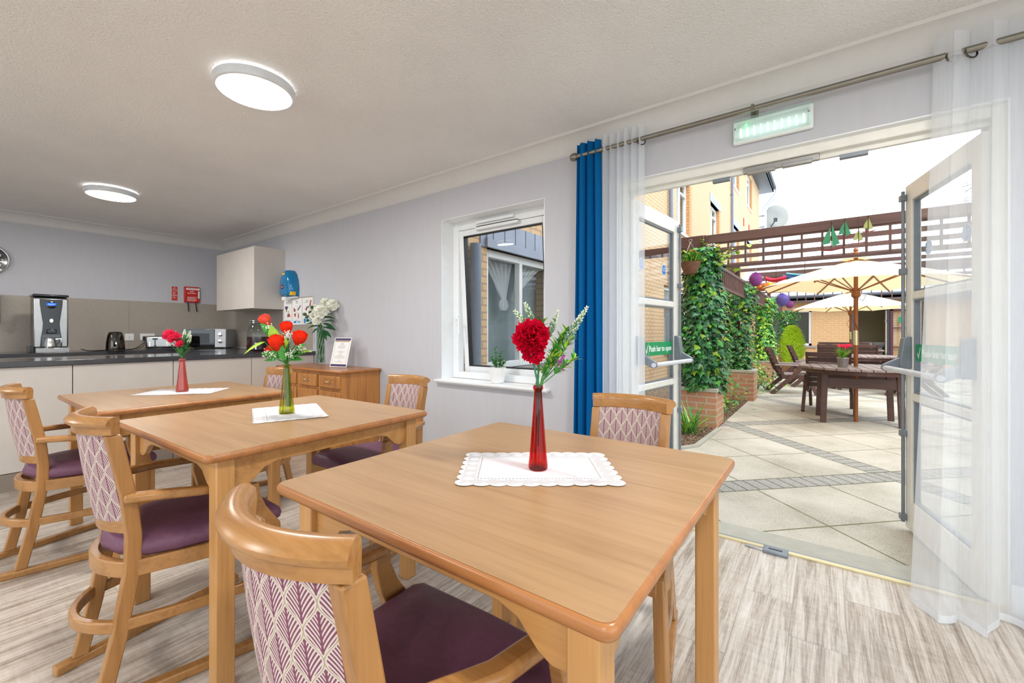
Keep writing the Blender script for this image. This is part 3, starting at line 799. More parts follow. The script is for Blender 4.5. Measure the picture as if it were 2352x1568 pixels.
# ================================================================== DINING CHAIRS
def arc(hw, y, bow, z, n=10):
    return [(hw * (1 - 2 * i / n), y - bow * (1 - (1 - 2 * i / n) ** 2), z) for i in range(n + 1)]
def make_chair(label):
    c = thing('dining_chair', label, 'chair', (0, 0, 0), 0, 'skid-base dining armchairs')
    # rear posts
    for s in (-1, 1):
        pts = [(s * .158, -.262, .03), (s * .158, -.225, .2), (s * .156, -.192, .40), (s * .150, -.188, .50), (s * .143, -.198, .62), (s * .1425, -.224, .76), (s * .1435, -.237, .825)]
        obj('leg', M().sweep([(-.0165, -.020), (.0165, -.020), (.0165, .020), (-.0165, .020)], pts, up=(0, 1, 0)), mt_chairv, c, bevel=.004)
        obj('leg', M().rect([(s * .262, .19, .03), (s * .252, .19, .43)], .034, .042, up=(0, 1, 0)), mt_chairv, c, bevel=.004)
        obj('skid', M().rect([(s * .147, -.325, .015), (s * .275, .27, .015)], .036, .03), mt_chair, c, bevel=.005)
        # side rail and stretcher
        obj('seat_rail', M().rect([(s * .162, -.18, .40), (s * .200, -.06, .40), (s * .235, .06, .40), (s * .25, .21, .40)], .024, .05), mt_chair, c, bevel=.003)
        obj('stretcher', M().rect([(s * .160, -.215, .235), (s * .20, -.10, .235), (s * .235, .04, .235), (s * .257, .19, .235)], .02, .035), mt_chair, c, bevel=.004)
        # arm
        ap = [(s * .158, -.21, .625), (s * .195, -.13, .622), (s * .232, -.04, .615), (s * .243, .05, .608), (s * .246, .115, .604)]
        obj('armrest', M().rect(ap, .042, .027), mt_chair, c, bevel=.008)
        sp = [(.0, .0), (.05, .0), (.052, .05), (.032, .08), (.002, .125), (-.018, .175), (-.022, .215), (-.062, .215), (-.062, .17), (-.048, .11), (-.022, .05)]
        obj('arm_support', M().prism([(a_ + .155, b_ + .385) for a_, b_ in sp], (s * .246 - .014 + s * .012, 0, 0), (0, 1, 0), (0, 0, 1), (.028, 0, 0)), mt_chair, c, bevel=.003)
    obj('front_rail', M().rect([(-.25, .205, .40), (.25, .205, .40)], .024, .05), mt_chair, c, bevel=.003)
    obj('rear_rail', M().rect(arc(.160, -.195, .055, .40), .026, .05), mt_chair, c, bevel=.004)
    obj('stretcher', M().rect(arc(.160, -.225, .075, .235), .022, .036), mt_chair, c, bevel=.005)
    # cushion
    out = [(.226, .228), (.243, .205), (.236, .05), (.205, -.09), (.168, -.17), (.10, -.215), (0, -.235)]
    out = out + [(-a, b) for a, b in reversed(out[:-1])] + [(-.12, .232), (0, .235), (.12, .232)]
    def ring(sc, z): return [(x * sc, (y - .02) * sc + .02, z) for x, y in out]
    obj('seat', M().loft([ring(.93, .425), ring(1.0, .437), ring(1.015, .455), ring(.985, .474), ring(.9, .486), ring(.6, .492), ring(.2, .494)]), mt_seat, c, smooth=60)
    # curved crest rail with a rolled top
    cp = [(-.014, -.028), (.013, -.028), (.014, -.006), (.022, -.004), (.029, .002), (.030, .010), (.022, .020), (.008, .027), (-.004, .027), (-.014, .018), (-.016, .004)]
    obj('crest_rail', M().sweep([(-a_, b_) for a_, b_ in cp], [(x, y, .855) for x, y, z in arc(.160, -.233, .058, 0, 16)]), mt_chair, c, smooth=45)
    obj('lower_back_rail', M().sweep([(-.013, -.02), (.013, -.02), (.013, .02), (-.013, .02)], arc(.136, -.190, .044, .525, 12)), mt_chair, c, bevel=.004)
    # upholstered back panel follows the same curve
    rings = []
    for k in range(9):
        z = .54 + (.826 - .54) * k / 8; y = -.188 - (z - .52) * .15
        a = arc(.1285, y, .047, z, 12); bulge = .004 * sin(PI * k / 8)
        rings.append([(x, yy - .013 - bulge, zz) for x, yy, zz in a] + [(x, yy + .010 + bulge, zz) for x, yy, zz in reversed(a)])
    obj('back_upholstery', M().loft(rings), mt_fabric, c, smooth=50)
    return c
c1 = make_chair('large armchair in the foreground, patterned plum back to the camera, at the nearest table')
dup(c1, (-1.915, .57, 0), rad(0), 'armchair second from the left, patterned back and aubergine seat, tucked at the middle table')
dup(c1, (-3.215, .51, 0), rad(2), 'armchair at the left edge of the photo, at the farthest table')
dup(c1, (-.64, 1.45, 0), rad(180), 'armchair behind the nearest table, its patterned back in front of the blue curtain')
dup(c1, (-2.02, 1.46, 0), rad(181), 'armchair behind the middle table, beside the wall, between sideboard and window')
dup(c1, (-3.23, 1.27, 0), rad(179), 'armchair behind the farthest table, in front of the sideboard, half hidden by the green vase')
c1.location = (-.64, .555, 0)

# ================================================================== DOILIES
def doily(c, rz, label):
    hx, hy = .205, .14
    pts = []
    def edge(p0, p1, k):
        p0 = Vector(p0); p1 = Vector(p1); d = p1 - p0; nrm = Vector((d.y, -d.x)).normalized()
        for i in range(k * 8):
            t = i / (k * 8); r = abs(sin(PI * t * k)) ** .6 * .011
            q = p0 + d * t + nrm * (r - .006); pts.append((q.x, q.y))
    edge((-hx, -hy), (hx, -hy), 10); edge((hx, -hy), (hx, hy), 7); edge((hx, hy), (-hx, hy), 10); edge((-hx, hy), (-hx, -hy), 7)
    m = M(); n_ = len(pts)
    def z(x, y): return .0012 + .0009 * sin(18 * x + 5 * y) * (1 if max(abs(x) / hx, abs(y) / hy) > .7 else 0)
    top = [(x, y, z(x, y)) for x, y in pts]; inn = [(x * .6, y * .6, .0012) for x, y in pts]
    m.add(top + inn + [(0, 0, .0012)], [(i, (i + 1) % n_, n_ + (i + 1) % n_, n_ + i) for i in range(n_)] + [(n_ + i, n_ + (i + 1) % n_, 2 * n_) for i in range(n_)])
    o = obj('lace_doily', m, mt_lace, smooth=0, loc=c); o.rotation_euler = (0, 0, rz)
    return tag(o, label, 'doily', 'white lace doilies')
doily((-.635, .985, TZ + .0008), rad(36), 'white lace doily on the nearest table, under the tall dark red vase')
doily((-2.005, .985, TZ + .0008), rad(158), 'white lace doily on the middle table, under the green vase')
doily((-3.25, .945, TZ + .0008), rad(48), 'white lace doily on the farthest table, under the short red vase')

# ================================================================== VASES AND FLOWERS
def vase(c, h, rb, rt, mat, label, inner=None):
    v = thing('bottle_vase', label, 'vase', c, 0, 'slim glass bottle vases')
    pr = [(0, .001), (rb * .92, .0), (rb, .004), (rb, .012)]
    for i in range(9):
        t = i / 8; pr.append((rb + (rt - rb) * (t ** .85), .012 + (h - .03) * t))
    pr += [(rt * 1.0, h - .014), (rt * 1.28, h - .010), (rt * 1.3, h - .005), (rt * 1.2, h), (rt * .95, h)]
    inn = [(max(r - .003, .002), z) for r, z in reversed(pr[4:-5])]
    obj('vase_body', M().lathe(pr + [(rt * .85, h - .01)] + inn + [(0, .014)], n=28, cap=False), mat, v, smooth=60)
    obj('vase_base', M().lathe([(0, .001), (rb * .93, .001), (rb * .93, .007), (0, .009)], n=24, cap=False), inner or mat, v)
    return v
def petal(m, c, d, up, L, W, cup=.3, ruffle=0.0, rn=random, nu=4, nv=4):
    # petal starting at c, growing along d, curling towards up
    d = Vector(d).normalized(); side = d.cross(Vector(up))
    if side.length < 1e-4: side = d.cross(Vector((1, 0, 0)))
    side.normalize(); u_ = side.cross(d).normalized(); ph = rn.uniform(0, 6)
    def f(u, v):
        a = (v - .5) * 2
        w = W * sin(PI * min(1, .12 + .72 * u)) ** .8 if ruffle < .08 else W * (.2 + .8 * sin(PI / 2 * min(1, u * 1.15)))
        p = Vector(c) + d * (L * u) + side * (a * w * .5) + u_ * (cup * L * u * u + .25 * W * a * a * u)
        if ruffle: p += u_ * (ruffle * L * u * u * (sin(a * 4 + ph) + .3 * u * sin(a * 10 + ph * 2))) + d * (ruffle * L * u * u * (.30 * sin(a * 8 + ph) + .12 * sin(a * 17)))
        return p
    m.grid(f, nu, nv)

def fib(n_, zmin=-1.0):
    out = []
    for i in range(n_):
        z = 1 - (1 - zmin) * (i + .5) / n_; r = math.sqrt(max(0, 1 - z * z)); a = i * 2.39996
        out.append(Vector((r * cos(a), r * sin(a), z)))
    return out

def align(d):
    return Vector((0, 0, 1)).rotation_difference(Vector(d).normalized()).to_matrix()

def carnation(m, c, d, R, rn, n_=46, zmin=-.35, ruf=.22):
    A = align(d)
    for i, q in enumerate(fib(n_, zmin)):
        dd = A @ q; b = Vector(c) + dd * (R * .12)
        petal(m, b, dd, A @ Vector((0, 0, 1)) if q.z < .8 else A @ Vector((1, 0, 0)), R * rn.uniform(.78, .98), R * 1.0, .20, ruf, rn, 6, 18)

def rosehead(m, c, d, R, rn):
    A = align(d); c = Vector(c)
    for lay, (rr, hh, n_, open_) in enumerate(((.22, 1.06, 3, 0), (.40, 1.03, 3, .0), (.58, 1.0, 4, .0), (.74, .97, 4, .04), (.86, .90, 4, .16))):
        for k in range(n_):
            a0 = 2 * PI * k / n_ + lay * 1.1; wd = 2 * PI / n_ * .72
            def f(u, v):
                a = a0 + (v - .5) * 2 * wd * (.75 + .25 * u)
                r = R * rr * (.25 + .77 * sin(PI * (.07 + .68 * u))) + R * open_ * u ** 5 * 1.3
                z = R * 1.95 * hh * (u - .5) - R * .22 * (abs(v - .5) * 2) ** 2 * u - R * open_ * u ** 4
                return c + A @ Vector((r * cos(a), r * sin(a), z))
            m.grid(f, 6, 6)

def leafblade(m, c, d, up, L, W, bend=.2, n_=4):
    d = Vector(d).normalized(); side = d.cross(Vector(up))
    if side.length < 1e-3: side = Vector((1, 0, 0))
    side.normalize(); u_ = side.cross(d).normalized(); rows = []
    for i in range(n_ + 1):
        t = i / n_; w = W * .5 * sin(PI * (.06 + .94 * t) ** .8) if i < n_ else 0
        p = Vector(c) + d * (L * t) - u_ * (bend * L * t * t)
        rows.append((p - side * w + u_ * (w * .3), p, p + side * w + u_ * (w * .3)))
    b = len(m.v)
    for r in rows: m.v.extend([tuple(q) for q in r])
    for i in range(n_):
        for j in range(2):
            a = b + i * 3 + j; m.f.append((a, a + 1, a + 4, a + 3)); m.mi.append(m.cur)

def spray(m, c, d, L, n_, lw, rn, wid=.012, spread=.55):
    # bushy sprig of narrow leaves along a stalk
    d = Vector(d).normalized()
    for i in range(n_):
        t = rn.uniform(.1, 1); a = rn.uniform(0, 6.28)
        s = Vector((cos(a), sin(a), rn.uniform(-.2, .6))).normalized()
        leafblade(m, Vector(c) + d * (L * t), d * (1 - spread) + s * spread, (0, 0, 1), lw * rn.uniform(.6, 1.1), wid, rn.uniform(-.1, .5))

def lavender(m1, m2, c, d, L, R, rn):
    # conical head of small buds: m1 tips pale, m2 lower sage
    d = Vector(d).normalized(); A = align(d); k = 0
    n_ = int(L / .0034)
    for i in range(n_):
        t = i / n_; r = R * .9 * (1 - t) ** .7 * (.5 + .5 * min(1, t * 6)) + .001
        for j in range(3 if t < .8 else 2):
            k += 1; a = k * 2.4; b = Vector((cos(a), sin(a), .9)).normalized()
            p = Vector(c) + d * (L * t) + A @ (Vector((cos(a), sin(a), 0)) * r)
            (m1 if rn.random() < t * 1.2 - .05 else m2).ball(p, .0033 * (1.15 - .4 * t), 5, 4, (.7, .7, 1.5), align(A @ b))

def arcpts(p0, p1, sag=(0, 0, 0), n_=6):
    p0 = Vector(p0); p1 = Vector(p1); s = Vector(sag)
    return [p0 + (p1 - p0) * (i / n_) + s * (4 * (i / n_) * (1 - i / n_)) for i in range(n_ + 1)]

R_ = Vector((.807, .591, 0))          # along the window-facing diagonal, keeps bouquets spread sideways
F_ = Vector((-.591, .807, 0))
# ---- nearest table
V1 = Vector((-.625, .973, TZ + .003)); H1 = .225
vase(V1, H1, .0262, .0105, mt_redglass, 'tall dark red glass bottle vase on the nearest table')
rn = random.Random(4)
def fl(name, label, cat, base, group=None): return thing(name, label, cat, base, 0, group)
B1 = V1 + Vector((0, 0, .08)); N1 = V1 + Vector((0, 0, H1 + .002))
t = fl('artificial_carnation', 'large crimson carnation in the tall dark red vase', 'flower', B1)
o = lambda p: Vector(p) - B1
hc = V1 + R_ * -.018 + F_ * -.015 + Vector((0, 0, H1 + .128))
m = M(); carnation(m, o(hc), (.45, -.75, .35), .0435, rn, 46, -.3, .2); carnation(m, o(hc + R_ * .004 + Vector((0, 0, -.036))), (.5, -.7, -.2), .031, rn, 22, -.2, .22)
obj('petals', m, mt_carn, t, smooth=180, recalc=False)
obj('stem', M().tube(arcpts(o(V1 + Vector((0, 0, .07))), o(N1)) + arcpts(o(N1), o(hc + Vector((0, 0, -.045))))[1:], .0028, 6), mt_stemt, t)
obj('calyx', M().lathe([(.003, -.06), (.008, -.05), (.010, -.03), (.013, -.02)], c=tuple(o(hc)), n=10), mt_stemt, t)
for k, (dx, dz, tx, tz, L, R, w) in enumerate(((-.014, .165, -.036, .226, .05, .0095, 'topmost sage and cream flower spike, behind the crimson carnation'), (-.032, .165, -.066, .204, .04, .0085, 'short sage flower spike left of the crimson carnation'),
        (.03, .135, .055, .205, .058, .0085, 'pale flower spike just right of the crimson carnation'), (.075, .12, .135, .215, .085, .0115, 'longest pale flower spike, leaning right across the blue curtain'))):
    t = fl('artificial_lavender', w, 'flower', B1, 'flower spikes in the tall red vase')
    p0 = V1 + R_ * dx + Vector((0, 0, H1 + dz)); p1 = V1 + R_ * tx + Vector((0, 0, H1 + tz)); d = (p1 - p0).normalized()
    L = (p1 - p0).length
    ma, mb = M(), M(); lavender(ma, mb, o(p0), d, L, R, rn)
    obj('cream_tips', ma, mt_lav, t, smooth=180, recalc=False); obj('sage_buds', mb, mt_lavg, t, smooth=180, recalc=False)
    obj('stem', M().tube(arcpts(o(V1 + Vector((0, 0, .06))), o(N1 + R_ * (.004 * (k - 1.5)))) + arcpts(o(N1 + R_ * (.004 * (k - 1.5))), o(p0), R_ * -.012 * (1 if k > 1 else -1))[1:] + [o(p0 + d * L * .9)], .0018, 5), mt_stem, t)
t = fl('artificial_foliage', 'bushy green leaf sprays in the tall red vase, right of the carnation', 'foliage', B1)
ma, mb, ms = M(), M(), M()
for (bx, bz, ex, ez) in ((.01, .02, .05, .09), (.012, .03, .085, .115), (.02, .06, .075, .14), (.01, .01, .035, .06), (.02, .04, .095, .07), (0, .02, .01, .16), (.015, .05, .06, .13)):
    a = N1 + R_ * bx * .5; b = V1 + R_ * ex + Vector((0, 0, H1 + ez)) + F_ * rn.uniform(-.015, .015)
    d = b - a; spray(ma, o(a + d * .3), d, d.length * .75, 22, .032, rn, .008, .5); spray(mb, o(a + d * .35), d, d.length * .72, 18, .034, rn, .008, .5)
    ms.tube(arcpts(o(V1 + Vector((0, 0, .07))), o(a)) + arcpts(o(a), o(b))[1:], .0015, 5)
obj('green_leaves', ma, mt_leaf, t, smooth=180, recalc=False); obj('lime_leaves', mb, mt_leafl, t, smooth=180, recalc=False); obj('stems', ms, mt_stem, t)
t = fl('artificial_orchid', 'small magenta blossom hanging at the right of the tall red vase', 'flower', B1)
m = M(); oc = V1 + R_ * .062 + Vector((0, 0, H1 + .062)) + F_ * .012
for a in range(5): petal(m, o(oc), R_ * cos(a * 1.25) + Vector((0, 0, sin(a * 1.25) - .3)), F_ * -1, .022, .010, .3, .05, rn)
obj('petals', m, mt_orchid, t, smooth=180, recalc=False)
obj('stem', M().tube([o(V1 + Vector((0, 0, .1))), o(N1 + R_ * .004), o(oc)], .0015, 5), mt_stem, t)

# ---- middle table
V2 = Vector((-1.985, .967, TZ + .003)); H2 = .225
vase(V2, H2, .0335, .0135, mt_greenglass, 'olive green glass bottle vase on the middle table')
B2 = V2 + Vector((0, 0, .03)); N2 = V2 + Vector((0, 0, H2)); o = lambda p: Vector(p) - B2
for k, (dx, dz, dy, R, mat, w, dirx) in enumerate(((-.098, .200, 0, .034, mt_coral, 'pale coral rose, highest and leftmost in the green vase', -.5), (-.012, .165, .02, .037, mt_rose, 'red rose at the top centre of the green vase', 0),
        (-.028, .098, -.03, .046, mt_rose, 'largest red rose, lowest front bloom in the green vase', -.15), (.062, .118, -.01, .042, mt_rose, 'red rose leaning right in the green vase', .45),
        (-.075, .062, .01, .03, mt_rose, 'half hidden dark red rose low at the left of the green vase', -.8))):
    t = fl('artificial_rose', w, 'flower', B2, 'roses in the green vase')
    c_ = V2 + R_ * dx + F_ * dy + Vector((0, 0, H2 + dz)); R = R * .82; dd = (R_ * dirx + Vector((0, 0, 1)) - F_ * .25).normalized()
    m = M(); rosehead(m, o(c_), dd, R, rn); obj('petals', m, mat, t, smooth=180, recalc=False)
    obj('stem', M().tube([o(V2 + R_ * .004 * k + Vector((0, 0, .03)))] + arcpts(o(N2 + R_ * (.003 * (k - 2))), o(c_ - dd * R * .6), R_ * (.01 if dx < 0 else -.01)), .0025, 6), mt_stem, t)
    ms = M()
    for a in range(5):
        A = align(dd); q = A @ Vector((cos(a * 1.26), sin(a * 1.26), -.2)); leafblade(ms, o(c_ - dd * R * .65), q, dd, R * .9, R * .35, -.7)
    obj('sepals', ms, mt_leaf, t, smooth=180, recalc=False)
t = fl('artificial_foliage', 'broad green leaves round the neck of the green vase', 'foliage', B2)
ma, mb = M(), M()
for (dx, dz, a, L, W, lime) in ((-.02, .03, -.9, .08, .045, 0), (.02, .03, .9, .085, .045, 0), (.045, .045, .5, .08, .05, 0), (-.055, .13, -.3, .07, .045, 0), (-.04, .11, -.05, .07, .045, 1), (-.09, .10, -2.2, .10, .022, 1), (.0, .05, .2, .07, .035, 1), (.03, .02, 1.3, .06, .03, 0), (-.03, .02, -1.4, .06, .03, 0), (.06, .05, 1.1, .07, .02, 1), (0, .02, 0, .07, .04, 0), (.015, .09, -.3, .07, .02, 1)):
    p = V2 + R_ * dx + Vector((0, 0, H2 + dz)) - F_ * .02
    d = R_ * sin(a) + Vector((0, 0, cos(a) * .6)) - F_ * .3
    leafblade(mb if lime else ma, o(p), d, Vector((0, 0, 1)) - F_ * .8, L, W, .25, 6)
    (ma).tube([o(N2), o(p)], .0015, 5)
spray(ma, o(N2), (0, 0, 1), .08, 22, .05, rn, .014, .6)
obj('green_leaves', ma, mt_leaf, t, smooth=180, recalc=False); obj('lime_leaves', mb, mt_leafl, t, smooth=180, recalc=False)
for k, (dx, dz) in enumerate(((-.065, .165), (-.075, .05), (.085, .072), (.035, .045), (-.045, .04), (.02, .135))):
    t = fl('artificial_baby_breath', ('white filler sprig beside the coral rose', 'white filler sprig low at the left of the green vase', 'white filler sprig low at the right of the green vase', 'white filler sprig under the right rose', 'white filler sprig under the largest rose', 'white filler sprig between the two upper roses')[k], 'flower', B2, 'white filler sprigs in the green vase')
    c_ = V2 + R_ * dx + Vector((0, 0, H2 + dz)) - F_ * .03; m = M()
    for i in range(34):
        q = Vector((rn.gauss(0, 1), rn.gauss(0, 1), rn.gauss(0, 1))).normalized() * rn.uniform(.008, .024)
        m.ball(o(c_ + q), .0026, 5, 4); 
        leafblade(m, o(c_), q, (0, 0, 1), q.length, .0015, 0, 2)
    obj('florets', m, mt_peony, t, smooth=180, recalc=False)
    obj('stem', M().tube([o(N2), o(c_)], .001, 5), mt_stem, t)

# ---- farthest table
V3 = Vector((-3.245, .937, TZ + .003)); H3 = .205
vase(V3, H3, .033, .0145, mt_redglassd, 'short brownish red glass bottle vase on the farthest table')
B3 = V3 + Vector((0, 0, .1)); N3 = V3 + Vector((0, 0, H3)); o = lambda p: Vector(p) - B3
for k, (dx, dz, R, w) in enumerate(((-.06, .145, .035, 'upper left bright pink bloom in the short red vase'), (-.03, .125, .038, 'middle bright pink bloom in the short red vase'), (.005, .09, .026, 'small pink bud low in the short red vase'))):
    t = fl('artificial_peony', w, 'flower', B3, 'pink blooms in the short red vase')
    c_ = V3 + R_ * dx + Vector((0, 0, H3 + dz)) - F_ * .02; m = M()
    carnation(m, o(c_), (.4, -.6, .6), R, rn, 26, -.2, .12); obj('petals', m, mt_pink, t, smooth=180, recalc=False)
    obj('stem', M().tube([o(V3 + Vector((0, 0, .1))), o(N3), o(c_)], .0025, 6), mt_stem, t)
for k, (dx, dz) in enumerate(((-.10, .13), (-.05, .175), (.015, .185), (.05, .175), (.055, .15))):
    t = fl('artificial_lavender', ('white flower spike at the far left of the short red vase', 'white flower spike above the pink blooms', 'tallest white flower spike in the middle of the short red vase', 'white flower spike second from the right in the short red vase', 'white flower spike at the right of the short red vase')[k], 'flower', B3, 'white spikes in the short red vase')
    p1 = V3 + R_ * dx + Vector((0, 0, H3 + dz)); p0 = N3 + (p1 - N3) * .68; ma, mb = M(), M()
    lavender(ma, ma, o(p0), p1 - p0, (p1 - p0).length, .010, rn)
    obj('white_buds', ma, mt_peony, t, smooth=180, recalc=False)
    obj('stem', M().tube([o(V3 + Vector((0, 0, .1))), o(N3), o(p1)], .0015, 5), mt_stem, t)
t = fl('artificial_foliage', 'narrow green leaves filling the short red vase', 'foliage', B3)
ma, mb = M(), M()
for i in range(12):
    e_ = N3 + R_ * rn.uniform(-.04, .055) + F_ * rn.uniform(-.03, .02) + Vector((0, 0, rn.uniform(.08, .15)))
    spray(ma if i % 3 else mb, o(N3), e_ - N3, (e_ - N3).length, 16, .045, rn, .009, .35)
obj('green_leaves', ma, mt_leaf, t, smooth=180, recalc=False); obj('dark_leaves', mb, mt_leafd, t, smooth=180, recalc=False)

# ---- plant pot on the windowsill
pt_ = thing('potted_plant', 'small green plant in a white fluted ceramic pot on the windowsill', 'plant', (-2.075, 2.64, NZ0))
pt_.scale = (1.3, 1.3, 1.25)
pr = [(.033, 0), (.040, .006), (.047, .045), (.051, .085), (.052, .10), (.047, .10), (.045, .088), (0, .086)]
m = M(); rings = []
for r, z in pr: rings.append([(r * (1 - (.035 if (j % 2 and z < .09 and r > .02) else 0)) * cos(2 * PI * j / 28), r * (1 - (.035 if (j % 2 and z < .09 and r > .02) else 0)) * sin(2 * PI * j / 28), z) for j in range(28)])
obj('ceramic_pot', m.loft(rings), mt_ceram, pt_, smooth=20)
obj('soil', M().lathe([(.046, .084), (.03, .092), (0, .093)], n=16), mt_soil, pt_)
m = M(); ms = M()
for i, (dx, dy, h) in enumerate(((-.01, 0, .13), (.012, .01, .10), (.025, -.01, .06), (-.028, 0, .07), (0, -.02, .05), (.03, .01, .045))):
    tip = Vector((dx * 1.6, dy, .09 + h)); ms.tube([(dx * .5, dy * .5, .088), tip], .002, 5)
    for k in range(9):
        a = k * 2.4; p = Vector((dx * .5, dy * .5, .088)).lerp(tip, .3 + .7 * k / 8)
        leafblade(m, p, (cos(a), sin(a), .5), (0, 0, 1), .028, .026, .2)
obj('leaves', m, mt_leaf, pt_, smooth=180, recalc=False); obj('stalks', ms, mt_stem, pt_)
# ================================================================== KITCHEN
WT, WB = .932, .892
wtop = tag(obj('worktop', M().box(-5.28, -4.67, -1.4, Y1 - .003, WB, WT).box(-6.5, -5.28, 1.88, Y1 - .003, WB, WT).box(X0 + .003, -6.5, -1.4, Y1 - .003, WB, WT), mt_top, bevel=.003), 'dark graphite kitchen worktop running round the counter and back wall', 'worktop')
ys = [-1.39, -.61, .02, .658, 1.291, 1.938, 2.594]
lab = ['base cabinet panel outside the photo, left of the counter run', 'pale base cabinet cut by the left edge of the photo', 'pale base cabinet panel at the far left of the counter, behind the left armchair', 'pale base cabinet panel directly behind the short red vase, under the worktop', 'pale base cabinet panel between the short red vase and the green vase', 'pale base cabinet panel at the wall, half hidden by the sideboard']
for i in range(1, 6):
    a, b = ys[i] + .0025, ys[i + 1] - .0025
    t = thing('base_cabinet', lab[i], 'cabinet', (-4.97, (a + b) / 2, 0), 0, 'base cabinets of the counter'); h = (b - a) / 2
    obj('carcass', M().box(-.27, .24, -h, h, .13, WB - .001), mt_cab, t)
    obj('panel', M().box(.242, .27, -h, h, .135, WB - .003), mt_cab, t, bevel=.0015)
    obj('plinth', M().box(-.22, .262, -h, h, 0, .13), mt_cabd, t)
for i, (a, b) in enumerate(((-1.39, -.4), (-.4, .6), (.6, 1.6), (1.6, 2.59))):
    t = thing('base_cabinet', 'rear base cabinet under the back worktop, hidden behind the counter', 'cabinet', (-6.86, (a + b) / 2, 0), 0, 'rear base cabinets'); h = (b - a) / 2 - .002
    obj('carcass', M().box(-.35, .33, -h, h, .13, WB - .001), mt_cab, t); obj('plinth', M().box(-.35, .28, -h, h, 0, .13), mt_cabd, t)
# splashback tiles
m = M()
for a, b in ((-1.4, .3), (.3, 1.517), (1.519, Y1 - .001)): m.box(X0 + .001, X0 + .008, a, b, WT, 1.553)
tag(obj('splashback', m, mt_tile), 'taupe tiled splashback along the kitchen wall', 'splashback')
t = thing('splashback', 'taupe tiled splashback on the window wall, behind the drinks jar and posters', 'splashback', (-5.9, Y1 - .0012, WT))
m = M()
for a, b in ((X0 + .01, -6.45), (-6.448, -4.705)): m.box(a + 5.9, b + 5.9, -.008, 0, 0, .63 + (0.0))
obj('tiles', m, mt_tile, t)
obj('edge_trim', M().box(1.195, 1.20, -.010, 0, -.04, .63).box(-1.3, 1.195, -.0095, -.006, 0, .006), mt_upvc, t)
# wall cabinet
t = thing('wall_cabinet', 'pale two-door wall cupboard in the corner above the drinks jar', 'cabinet', (-5.93, Y1, 1.43))
obj('carcass', M().box(-.55, .53, -.335, 0, 0, .725), mt_cab, t, bevel=.001)
obj('door', M().box(-.55, .012, -.355, -.337, .0, .727), mt_cab, t, bevel=.0015)
obj('door', M().box(.016, .528, -.355, -.337, .0, .727), mt_cab, t, bevel=.0015)
obj('end_panel', M().box(.5305, .552, -.357, 0, -.004, .73), mt_cab, t, bevel=.0015)

# coffee machine
t = thing('coffee_machine', 'tall silver and black bean-to-cup coffee machine on the back worktop', 'coffee machine', (-6.78, .762, WT))
obj('side_case', M().box(-.08, .17, -.122, .122, .03, .585), mt_black, t, bevel=.01)
fp = M()
def fprofile(w_): return w_
obj('front_panel', M().box(.172, .20, -.127, .127, .055, .572), mt_steel, t, bevel=.012)
prf = [(.083, .56), (.081, .50), (.070, .40), (.060, .31), (.064, .24), (.074, .16), (.080, .06)]
poly = [(a, b) for a, b in prf] + [(-a, b) for a, b in reversed(prf)]
bp_ = obj('black_fascia', M().prism(poly, (.2005, 0, 0), (0, 1, 0), (0, 0, 1), (.012, 0, 0)), mt_black, t, bevel=.003)
obj('display', M().lathe([(.038, 0), (.038, .003), (.032, .006)], n=28, mt=Matrix.Rotation(PI / 2, 4, 'Y'), c=(.2125, 0, .50)), mt_dsteel, bp_)
obj('screen', M().box(.217, .2195, -.034, .034, .493, .522), mt_screen, bp_)
text_mesh('screen_text', 'READY', .016, basis((.2198, 0, .5065), (0, 1, 0), (0, 0, 1)), mt_signw, bp_)
obj('start_button', M().lathe([(.014, 0), (.014, .004), (.0, .006)], n=20, mt=Matrix.Rotation(PI / 2, 4, 'Y') @ Matrix.Scale(1.5, 4, (1, 0, 0)), c=(.2125, 0, .335)), mt_plastic, bp_)
obj('spout', M().box(.21, .245, -.035, .035, .20, .245), mt_black, bp_, bevel=.008)
obj('cup_recess', M().box(.2126, .214, -.066, .066, .06, .19), mt_blackm, bp_)
obj('lid', M().box(-.09, .205, -.13, .13, .587, .612), mt_black, t, bevel=.008)
obj('drip_tray', M().box(.17, .28, -.118, .127, .0, .05), mt_steel, t, bevel=.004)
obj('foot', M().box(-.08, .2, -.15, -.122, 0, .07), mt_black, t, bevel=.004)
jg = thing('milk_jug', 'small steel milk jug on the tray of the coffee machine', 'jug', (-6.78 + .242, .752, WT + .0505))
obj('jug_body', M().lathe([(.0, .0), (.046, .0), (.048, .01), (.042, .06), (.036, .095), (.038, .105), (.035, .105), (.034, .09), (.04, .01), (0, .006)], n=24, cap=False), mt_chrome, jg)
obj('handle', M().tube([(0, .038, .09), (0, .075, .092), (0, .078, .06), (0, .044, .02)], .005, 8), mt_chrome, jg)
# kettle
t = thing('kettle', 'dark chrome electric kettle on the back worktop', 'kettle', (-6.52, 1.255, WT))
t.rotation_euler = (0, 0, rad(-8))
obj('base', M().lathe([(.085, 0), (.088, .008), (.084, .018)], n=28), mt_black, t)
obj('kettle_body', M().lathe([(.083, .019), (.084, .03), (.080, .10), (.070, .17), (.060, .205), (.05, .218), (0, .222)], n=32), mt_dsteel, t, smooth=50)
obj('handle', M().rect([(.052, -.01, .205), (.078, -.01, .19), (.098, -.01, .12), (.088, -.01, .06)], .03, .022), mt_black, t, bevel=.008)
obj('power_button', M().box(.095, .101, -.006, .006, .08, .10), mt_chrome, t)
